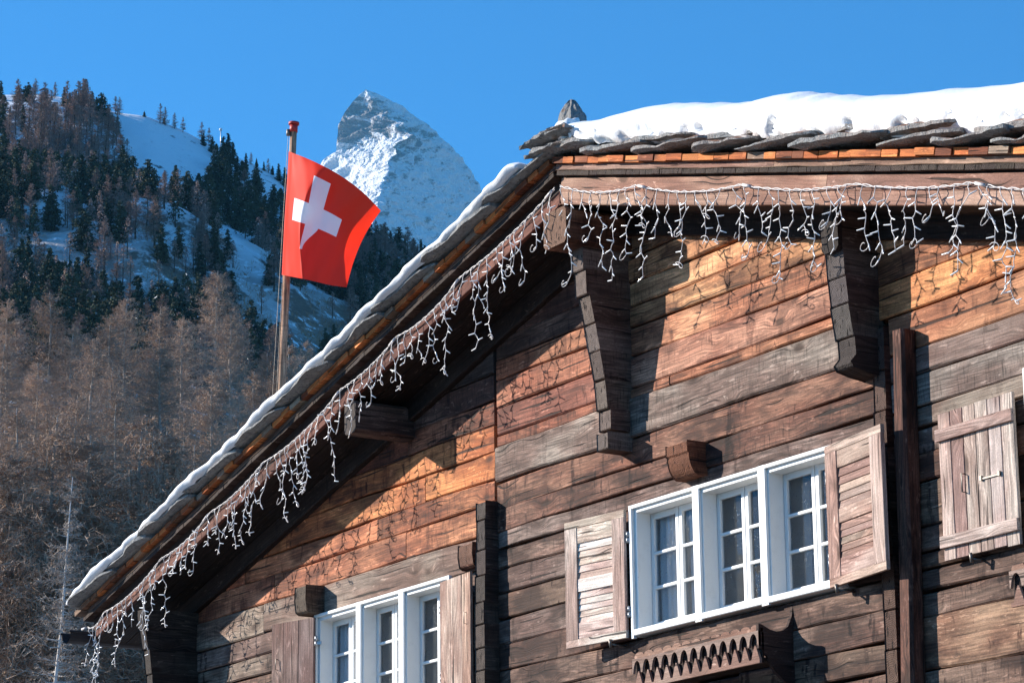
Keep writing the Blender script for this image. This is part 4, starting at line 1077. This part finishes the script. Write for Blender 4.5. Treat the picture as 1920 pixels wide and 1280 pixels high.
def larch_mesh(seed, H=14.0, spread=.20, nbr=150, twigw=.016, m_tw=1, tw_n=16, droop=.25, straight=False):
    rs = random.Random(seed); trunk = MB(); crown = MB()
    bend = [(rs.uniform(-.12, .12), rs.uniform(-.12, .12)) for _ in range(6)]
    def tp_(u): k = u * 5; i = min(int(k), 4); f = k - i; return V((bend[i][0] * (1 - f) + bend[i + 1][0] * f), (bend[i][1] * (1 - f) + bend[i + 1][1] * f), H * u)
    tube(trunk, [tp_(k / 12) - V(0, 0, .8 if k == 0 else 0) for k in range(13)], [.19 * (1 - k / 12.6) ** .85 + .012 for k in range(13)], 7)
    def twig(a, b, w, mm):
        d = (b - a); n = d.cross(V(rs.gauss(0, 1), rs.gauss(0, 1), rs.gauss(0, 1)))
        if n.length < 1e-6: return
        n.normalize(); p = crown.add([a - n * w, a + n * w, b]); crown.face((p, p + 1, p + 2), m=mm)
    for i in range(nbr):
        u = rs.uniform(.12, .985) ** .9; o = tp_(u)
        R = H * spread * ((1 - u) ** .75 * .95 + .06) * rs.uniform(.55, 1.15) * min(1, .55 + u * 2)
        a = rs.uniform(0, 6.2832); dr = V(math.cos(a), math.sin(a), rs.uniform(-.12, .25) - droop * (1 - u) * .6)
        pts = [o]; n = 5
        for k in range(1, n + 1):
            f = k / n
            pts.append(o + V(dr.x * R * f, dr.y * R * f, dr.z * R * f + R * (.22 * f * f)) + V(rs.gauss(0, .03), rs.gauss(0, .03), rs.gauss(0, .03)) * R)
        w0 = .012 + .022 * (1 - u)
        for k in range(n): 
            d = pts[k + 1] - pts[k]; sd = d.cross(V(0, 0, 1)).normalized(); ww = w0 * (1 - k / n) + .006; w2 = w0 * (1 - (k + 1) / n) + .006
            for sdv in (sd, V(0, 0, 1)):
                p = crown.add([pts[k] - sdv * ww, pts[k] + sdv * ww, pts[k + 1] + sdv * w2, pts[k + 1] - sdv * w2]); crown.face((p, p + 1, p + 2, p + 3), m=0 if k < 2 else m_tw)
        for q in range(tw_n):
            f = rs.uniform(.12, 1) * n; k = min(int(f), n - 1); c = pts[k].lerp(pts[k + 1], f - k)
            L = rs.uniform(.25, .75) * min(1.1, R * .45 + .15)
            d = V(dr.x * .7 + rs.gauss(0, .7), dr.y * .7 + rs.gauss(0, .7), rs.gauss(-.05, .55)).normalized()
            e = c + d * L; twig(c, e, twigw, m_tw)
            for _ in range(2):
                f2 = rs.uniform(.2, .9); c2 = c.lerp(e, f2); d2 = (d + V(rs.gauss(0, .8), rs.gauss(0, .8), rs.gauss(0, .8))).normalized()
                twig(c2, c2 + d2 * L * rs.uniform(.3, .6), twigw * .75, m_tw)
    return trunk, crown
def single(mbs, name, mats):                     # several builders into one far tree mesh
    b = mbs[0]
    o = b.build(name, mats); return o
PM = [M['pbark'], M['needle'], M['snow']]
pines = [pine_mesh(100 + i, 9.0, sp, ts) for i, (sp, ts) in enumerate([(.23, .6), (.29, .5), (.21, .75), (.31, .42), (.25, .55), (.17, .7)])]
pine_data = []
def mesh_of(mb, name, mats):
    o = mb.build(name, mats); me = o.data; bpy.data.objects.remove(o); return me
pine_data = [mesh_of(b, 'pine_tree', PM) for b in pines]
def merge(trunk, crown, m_off=1):
    b = len(crown.v); crown.v += trunk.v
    for f in range(len(trunk.f)):
        crown.face([i + b for i in trunk.f[f]], trunk.uv[f], m=2, smooth=True)
    return crown
hl_data = []
for i in range(4):
    tr_, cr_ = larch_mesh(300 + i, 10.0, .27, 120, .038, 1, 18)
    hl_data.append(mesh_of(merge(tr_, cr_), 'larch_tree', [M['lbark'], M['htwig'], M['pbark']]))
def inside(x, y, poly):
    c = False; j = len(poly) - 1
    for i in range(len(poly)):
        if (poly[i][1] > y) != (poly[j][1] > y) and x < (poly[j][0] - poly[i][0]) * (y - poly[i][1]) / (poly[j][1] - poly[i][1]) + poly[i][0]: c = not c
        j = i
    return c
OPEN = [(214, 205), (330, 240), (398, 276), (396, 318), (368, 345), (335, 365), (312, 420), (290, 455), (268, 385), (246, 310), (226, 255)]
OPEN2 = [(452, 298), (545, 345), (540, 395), (505, 385), (470, 345)]
GULLY = [(385, 410), (415, 520), (450, 590), (500, 660), (560, 700), (650, 720), (650, 610), (570, 590), (510, 530), (470, 450), (430, 400)]
GUL2 = [(225, 400), (260, 460), (290, 530), (275, 560), (240, 500), (210, 430)]
LARCHZONE = [(0, 210), (110, 205), (200, 250), (230, 320), (180, 345), (0, 350)]
PL = {'crest': ('dark evergreen standing on the snowy skyline of the hill', 'pines along the skyline of the hill'),
      'open': ('small dark evergreen alone on the open snow slope', 'scattered pines on the open snow slope'),
      'slope': ('dark green evergreen in the dense forest on the hillside', 'pines covering the hillside')}
HLAB = ('bare brownish larch among the dark evergreens of the hillside', 'bare larches on the hillside')
np_, nh_ = 0, 0
def put(me, name, p, sc, label, cat, group):
    o = bpy.data.objects.new(name, me); COL.objects.link(o); o.location = p; o.rotation_euler = (0, 0, U(0, 6.28)); o.scale = (sc * U(.9, 1.12), sc * U(.9, 1.12), sc)
    tag(o, label, cat, group); return o
def pine(px, D, sc, zone, kind=None):
    global np_
    p = gpoint(px, D); np_ += 1
    put(pine_data[random.randrange(len(pine_data)) if kind is None else kind], 'pine_tree', p - V(0, 0, .25), sc, PL[zone][0], 'tree', PL[zone][1])
def hlarch(px, D, sc):
    global nh_
    nh_ += 1
    put(random.choice(hl_data), 'larch_tree', gpoint(px, D) - V(0, 0, .3), sc, HLAB[0], 'tree', HLAB[1])
# skyline
for px, dy, s in [(20, 12, .48), (33, 14, .5), (74, 22, .5), (108, 16, .62), (118, 24, .6), (130, 18, .6), (144, 16, .64), (152, 24, .7), (162, 18, .72), (170, 24, .7), (180, 20, .8), (192, 26, .62), (200, 32, .55), (210, 40, .55), (-14, 8, .6), (300, 1, .22), (262, 1, .2), (376, 8, .4), (392, 12, .5), (414, 14, .7), (424, 12, .85), (433, 16, .7), (420, 26, .6), (478, 2, .28), (492, 3, .3), (508, 3, .3), (520, 8, .55), (532, 10, .6), (548, 8, .6), (575, 8, .6), (600, 5, .7), (622, 4, .65), (645, 6, .6), (668, 4, .62), (690, 4, .68), (706, 8, .72), (720, 4, .8), (733, 8, .7), (747, 4, .85), (760, 6, .7), (775, 4, .65), (790, 6, .7), (806, 4, .6), (825, 5, .6)]:
    yc = float(np.interp(px, CX, CY)); pine(px, d_for_y(px, yc + dy), s, 'crest')
for px, s in [(292, .55), (302, .5), (320, .45), (336, .42), (52, .5), (90, .45), (206, .5), (214, .5), (372, .55), (386, .5), (467, .35), (500, .4)]:
    yc = float(np.interp(px, CX, CY)); hlarch(px, d_for_y(px, yc + 3), s)
# hillside
tries = 0; placed = []
while np_ < 296 and tries < 40000:
    tries += 1
    px = U(-40, 830); yc = float(np.interp(px, CX, CY)); y = yc + 14 + (700 - yc) * rnd() ** 1.05
    if inside(px, y, OPEN):
        if rnd() < .012: pine(px, d_for_y(px, y), U(.15, .32), 'open')
        continue
    pr = 1.0
    if inside(px, y, OPEN2): pr = .12
    if inside(px, y, GULLY): pr = .07
    if inside(px, y, GUL2): pr = .15
    if inside(px, y, LARCHZONE): pr = .06
    if y > 560: pr *= .55
    if rnd() > pr: continue
    ok = True
    for (a, b) in placed:
        if abs(a - px) < 12 and abs(b - y) < 13: ok = False; break
    if not ok: continue
    placed.append((px, y)); pine(px, d_for_y(px, y), U(.75, 1.25) * min(1, .42 + (y - yc) / 130), 'slope')
def far_forest(n):
    mb = MB(); rs = random.Random(77); k = 0; tr = 0
    while k < n and tr < 30000:
        tr += 1
        px = rs.uniform(-480, 840); yc = float(np.interp(px, CX, CY)); y = yc + 20 + (690 - yc) * rs.random()
        if inside(px, y, OPEN) or (inside(px, y, OPEN2) and rs.random() > .1): continue
        if inside(px, y, GULLY) and rs.random() > .05: continue
        if inside(px, y, GUL2) and rs.random() > .12: continue
        if inside(px, y, LARCHZONE) and rs.random() > .10: continue
        k += 1; p = gpoint(px, d_for_y(px, y)); H = rs.uniform(5, 8.5) * min(1, .4 + (y - yc) / 130); R = H * rs.uniform(.17, .27); m_ = 0 if rs.random() < (.75 if y < 420 else .45) else 1
        tube(mb, [p - V(0, 0, .5), p + V(0, 0, H * .95)], [.15, .03], 3, m=2)
        for q in range(330):
            u = rs.random() ** .8; z = H * (.12 + .86 * u); a = rs.uniform(0, 6.2832)
            rr = R * min(1, (1 - u) ** .6 * 1.1 + .03) * rs.uniform(.25, 1.1) * (1 + .25 * math.sin(z * 5 + px))
            c = p + V(math.cos(a) * rr, math.sin(a) * rr, z - .2 * rr); s_ = rs.uniform(.22, .45) * (1 if m_ == 0 else .45)
            n1 = V(rs.gauss(0, 1), rs.gauss(0, 1), rs.gauss(0, .5)).normalized(); n2 = n1.cross(V(rs.gauss(0, 1), rs.gauss(0, 1), rs.gauss(0, 1))).normalized()
            b = mb.add([c - n1 * s_ - n2 * s_ * .4, c + n1 * s_ - n2 * s_ * .25, c + n2 * s_ * .7]); mb.face((b, b + 1, b + 2), m=3 if rs.random() < .01 else m_)
    tag(mb.build('forest', [M['needle'], M['htwig'], M['pbark'], M['snow']]), 'mass of small dark evergreens filling the gaps of the hillside forest', 'forest', kind='stuff')
far_forest(950)
tries = 0
while nh_ < 95 and tries < 5000:
    tries += 1; px = U(-30, 235); y = U(228, 352)
    if inside(px, y, LARCHZONE): hlarch(px, d_for_y(px, y), U(.75, 1.05))
tries = 0
while nh_ < 290 and tries < 20000:
    tries += 1
    px = U(-40, 800); yc = float(np.interp(px, CX, CY)); y = yc + 18 + (720 - yc) * rnd()
    if inside(px, y, OPEN) and rnd() > .03: continue
    if inside(px, y, GULLY) and rnd() > .08: continue
    if not inside(px, y, LARCHZONE) and y < 430 and rnd() > .12: continue
    hlarch(px, d_for_y(px, y), U(.65, 1.1))
# the big bare larches above the village
NL = []
for i in range(6):
    tr_, cr_ = larch_mesh(500 + i, 14.0, U(.36, .45), 300, .0155, 1, 24)
    NL.append((mesh_of(tr_, 'trunk', [M['lbark']]), mesh_of(cr_, 'crown', [M['lbark'], M['twig']])))
def larch(px, D, sc, label, group, kind=None):
    p = gpoint(px, D); t_, c_ = NL[random.randrange(6) if kind is None else kind]
    r = tag(empty('larch_tree', p - V(0, 0, .5)), label, 'tree', group); r.rotation_euler = (U(-.03, .03), U(-.03, .03), U(0, 6.28)); r.scale = (sc * U(.92, 1.1),) * 2 + (sc,)
    for me, nm in ((t_, 'trunk'), (c_, 'crown')):
        o = bpy.data.objects.new(nm, me); COL.objects.link(o); o.parent = r
    return r
G1 = 'bare brown larches above the village'
def top_place(px, ytop, H):                  # distance at which a tree of height H has its top on this sight line
    for D in np.arange(135, 520, 4.0):
        p = gpoint(px, D); p.z += H
        v = np.array(p) - CAM; y = 640 - F_PX * (v @ UP) / (v @ FW)
        if y < ytop: return D
    return 480
rows_ = [(18, 560, 1.0), (52, 585, .9), (95, 548, 1.05), (128, 620, .9), (165, 575, .95), (205, 600, .95), (232, 560, 1.0), (268, 540, 1.1), (305, 585, 1.0), (340, 600, .95), (372, 545, 1.0), (402, 522, 1.15), (432, 590, 1.0), (462, 640, .9), (495, 660, .85), (520, 690, .8), (610, 668, .8), (640, 655, .75), (575, 640, .8)]
for i_, (px, yt, s) in enumerate(rows_):
    if i_ % 3 == 1 and px < 500: continue
    s *= 1.22; larch(px, top_place(px, yt, 14 * s), s, 'bare brown larch with its top against the dark forest on the hill', G1)
for yt0, n in ((665, 8), (760, 6), (860, 5), (960, 4), (1060, 3)):
    for k in range(n):
        px = -30 + 600 * (k + U(-.3, .3) + .5) / n
        if yt0 > 800: px = -30 + 440 * (k + U(-.3, .3) + .5) / n
        s = U(.95, 1.3); larch(px, top_place(px, yt0 + U(-35, 35), 14 * s), s, 'bare brown larch inside the thick larch wood left of the chalet', 'bare larches inside the wood')
# the pale-stemmed larch at the lower left
tr_, cr_ = larch_mesh(901, 15.0, .17, 230, .013, 1, 16)
r = tag(empty('larch_tree', gpoint(101, 119)), 'slender larch with a straight pale trunk left of the roof eave', 'tree')
Dw = 119; p = gpoint(101, Dw); tpz = at_dist(137, 893, Dw)
r.location = p - V(0, 0, .5); hh = tpz.z - p.z + .5; r.scale = (hh / 15 * .9,) * 2 + (hh / 15,)
dx = (tpz - p); lean_ax = V(0, 0, 1).cross(V(dx.x, dx.y, 0).normalized()); r.rotation_mode = 'AXIS_ANGLE'; r.rotation_axis_angle = (math.atan2(math.hypot(dx.x, dx.y), hh), *lean_ax)
tr_.v = [(x_ * .6, y_ * .6, z_) for x_, y_, z_ in tr_.v]; tr_.build('trunk', [M['pale']], r); cr_.build('crown', [M['pale'], M['lbark']], r)
# undergrowth: low brush filling the wood
rs = random.Random(5); mb = MB()
for i in range(17000):
    px = rs.uniform(-120, 700); D = rs.uniform(135, 470) if rs.random() < .8 else rs.uniform(430, 560)
    if i % 40 == 0: cl = (px, D)
    px = cl[0] + rs.gauss(0, 26); D = max(125, cl[1] + rs.gauss(0, 9))
    p = gpoint(px, D) if i % 1 == 0 else p
    for q in range(4):
        a = p + V(rs.gauss(0, .8), rs.gauss(0, .8), rs.uniform(-.2, .8)); d = V(rs.gauss(0, .5), rs.gauss(0, .5), rs.uniform(.1, 1)).normalized(); L = rs.uniform(.4, 1.5)
        n = d.cross(V(rs.gauss(0, 1), rs.gauss(0, 1), rs.gauss(0, 1))).normalized() * .03 * (D / 200)
        k = mb.add([a - n, a + n, a + d * L]); mb.face((k, k + 1, k + 2))
tag(mb.build('undergrowth', M['brush']), 'brown leafless brush covering the ground of the wooded slope', 'undergrowth', kind='stuff')
# tall snow-making lances on the ridge
for px0, y0, px1, y1, lab in ((188, 212, 194, 181, 'pale lance pole with a round white head on the ridge above the dark pines'), (409, 276, 414, 244, 'dark thin lance pole with a round white head on the ridge beside the flagpole')):
    D = d_for_y(px0, y0 + 3); b = gpoint(px0, D); tpp = at_dist(px1, y1, D); hgt = tpp.z - b.z
    r = tag(empty('snow_lance', b), lab, 'snow lance', 'snow lances on the ridge')
    mb = MB(); v = tpp - b; tube(mb, [v * -.1, v * .5, v], [.16, .13, .10], 7, cap=True); mb.build('mast', M['zinc'], r)
    mb = MB(); tube(mb, [v - V(0, 0, .25), v + V(0, 0, .05), v + V(0, 0, .3), v + V(0, 0, .5)], [.2, .42, .40, .1], 10, cap=True); mb.build('nozzle_head', M['white'], r)

# ------------------------------------------------------------------ the big mountain
DM = 6200.0
def mp(x, y, dd=0.0): return at_dist(x, y, DM + dd)
pk = mp(686, 168); ppm = DM / F_PX / math.cos(PITCH)     # metres per pixel
Rh = Vector((RT[0], RT[1], 0)).normalized(); Fh = Vector((FW[0], FW[1], 0)).normalized()
Lp = [(168, 686), (176, 676), (190, 661), (210, 646), (236, 634), (262, 631), (284, 630), (293, 612), (302, 603), (318, 596), (345, 575), (400, 535), (470, 480), (700, 300), (1200, -100)]
Rp = [(168, 686), (176, 706), (184, 722), (205, 756), (225, 783), (250, 812), (275, 838), (300, 858), (322, 873), (345, 886), (372, 899), (400, 915), (470, 950), (700, 1080), (1200, 1400)]
Fp = [(168, 686, 0), (190, 700, 12), (215, 716, 28), (235, 733, 48), (255, 752, 66), (272, 768, 84), (282, 774, 100), (292, 762, 116), (305, 750, 128), (330, 742, 150), (350, 738, 172), (380, 733, 200), (430, 722, 260), (470, 718, 310), (700, 690, 560), (1200, 640, 1100)]
def tab(y, t, k=1): return float(np.interp(y, [q[0] for q in t], [q[k] for q in t]))
ys_ = list(np.arange(168.0, 480, 1.15)) + list(np.arange(482, 700, 6)) + list(np.arange(700, 1200, 25))
NSd = 150; rows = []; mb = MB(); meta = []
for y in ys_:
    c = mp(686, y); zc = c.z
    def off(x): return (x - 686) * ppm
    jk = min(1, (y - 168) / 30)
    L, R_, Fx, Fd = off(tab(y, Lp)), off(tab(y, Rp) + (5 + 8 * min(1, max(0, (y - 220) / 120))) * jk), off(tab(y, Fp)) + jk * (11 * mnoise.noise((y * .05, 1, 5)) + 7 * mnoise.noise((y * .17, 2, 5)) + 4 * mnoise.noise((y * .45, 3, 5))), tab(y, Fp, 2)
    Bd = (y - 168) * .9 + .1
    poly = []
    # left ridge -> front ridge -> right ridge (fine), then round the back (coarse)
    for i in range(NSd + 1):
        u = i / NSd; poly.append((L + (Fx - L) * u, -Fd * u + (0.06 * (Fx - L) * math.sin(u * 3.1416)), 0, u))
    for i in range(1, NSd + 1):
        u = i / NSd; poly.append((Fx + (R_ - Fx) * u, -Fd * (1 - u) - (.0 * math.sin(u * 3.14)), 1, u))
    for i in range(1, 12):
        u = i / 12; poly.append((R_ + (L - R_) * u, Bd * math.sin(u * 3.1416), 2, u))
    ring = []
    amp = min(1, (y - 168) / 40 + .04)
    for (a, b, f, u) in poly:
        p = V(pk.x, pk.y, 0) + Rh * a + Fh * b; p.z = zc
        q = p * .011
        n1 = mnoise.fractal(q, .9, 2.1, 6); n2 = mnoise.fractal(p * .05 + V(3, 1, 7), .8, 2.1, 4)
        ri = 1 - abs(mnoise.noise((a * .018 + b * .01 + zc * .006, zc * .022 - a * .01, 2.0))) * 2
        d = (10 * n1 + 5 * n2 + 8 * ri - 3) * amp * (1 if f < 2 else .5)
        edge = min(u, 1 - u); 
        side = -Fh * .8 + (-Rh if f == 0 else Rh) * .5
        ke = min(1, .3 + edge / .06) if f < 2 else .3
        p += side * d * ke + V(0, 0, 1) * (1.8 * n2 * amp) + Rh * (1.6 * n2 * amp)
        ring.append(p)
    rows.append(mb.add(ring)); meta.append([(f, u) for (_, _, f, u) in poly])
NR = 2 * NSd + 1 + 11
for i in range(len(rows) - 1):
    y = ys_[i]
    for j in range(NR):
        k = (j + 1) % NR; f, u = meta[i][j]
        if f == 0:
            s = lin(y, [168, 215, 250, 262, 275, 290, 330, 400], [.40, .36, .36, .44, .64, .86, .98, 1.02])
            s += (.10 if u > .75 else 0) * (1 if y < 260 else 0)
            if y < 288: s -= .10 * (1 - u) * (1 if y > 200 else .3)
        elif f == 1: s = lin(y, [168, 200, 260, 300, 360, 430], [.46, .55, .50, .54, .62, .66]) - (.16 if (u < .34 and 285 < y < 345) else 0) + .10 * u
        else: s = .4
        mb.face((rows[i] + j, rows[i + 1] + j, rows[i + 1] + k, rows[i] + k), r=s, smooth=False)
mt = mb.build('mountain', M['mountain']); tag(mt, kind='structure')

# ------------------------------------------------------------------ air
mb = MB(); box(mb, -7600, 7600, -7600, 7600, -1.5, 2240)
t = NT('thin_air'); v = t.n('VolumePrincipled', {'Color': (.20, .62, 1.0, 1), 'Density': 3.2e-5, 'Anisotropy': .1}); t.t.links.new(v.outputs[0], t.out.inputs['Volume'])
HAZE = True
if HAZE:
    hz = mb.build('haze', t.mat); tag(hz, 'thin pale blue haze filling the valley', 'haze', kind='stuff')

# ------------------------------------------------------------------ light
sun_dir = V(-1.18, -1.0, .645).normalized()          # towards the sun
el = math.asin(sun_dir.z); 
sl = bpy.data.lights.new('sun', 'SUN'); so = bpy.data.objects.new('sun', sl); COL.objects.link(so)
sl.energy = 4.9; sl.angle = math.radians(.53); sl.color = (1.0, .93, .83)
so.rotation_euler = (-sun_dir).to_track_quat('-Z', 'Y').to_euler()
w = bpy.data.worlds.new('World'); scene.world = w; w.use_nodes = True; nt = w.node_tree; nt.nodes.clear()
sk = nt.nodes.new('ShaderNodeTexSky'); sk.sky_type = 'NISHITA'; sk.sun_disc = False; sk.sun_elevation = el
sk.sun_rotation = math.atan2(sun_dir.x, sun_dir.y); sk.altitude = 1700; sk.air_density = 1.0; sk.dust_density = 0.0; sk.ozone_density = 10.0
bg = nt.nodes.new('ShaderNodeBackground'); bg.inputs[1].default_value = .103; ow = nt.nodes.new('ShaderNodeOutputWorld')
mxn = nt.nodes.new('ShaderNodeVectorMath'); mxn.operation = 'MULTIPLY'; mxn.inputs[1].default_value = (.56, 1.10, 1.06)
nt.links.new(sk.outputs[0], mxn.inputs[0]); nt.links.new(mxn.outputs[0], bg.inputs[0]); nt.links.new(bg.outputs[0], ow.inputs[0])
vs = scene.view_settings; vs.view_transform = 'Standard'; vs.look = 'None'; vs.gamma = 1; vs.use_curve_mapping = False; vs.exposure = 1.0
scene.render.engine = 'CYCLES'; scene.cycles.use_denoising = True; scene.cycles.denoiser = 'OPENIMAGEDENOISE'; scene.cycles.denoising_prefilter = 'NONE'; scene.cycles.denoising_input_passes = 'RGB_ALBEDO_NORMAL'; scene.cycles.max_bounces = 6; scene.cycles.diffuse_bounces = 2; scene.cycles.transparent_max_bounces = 8; scene.cycles.volume_bounces = 0
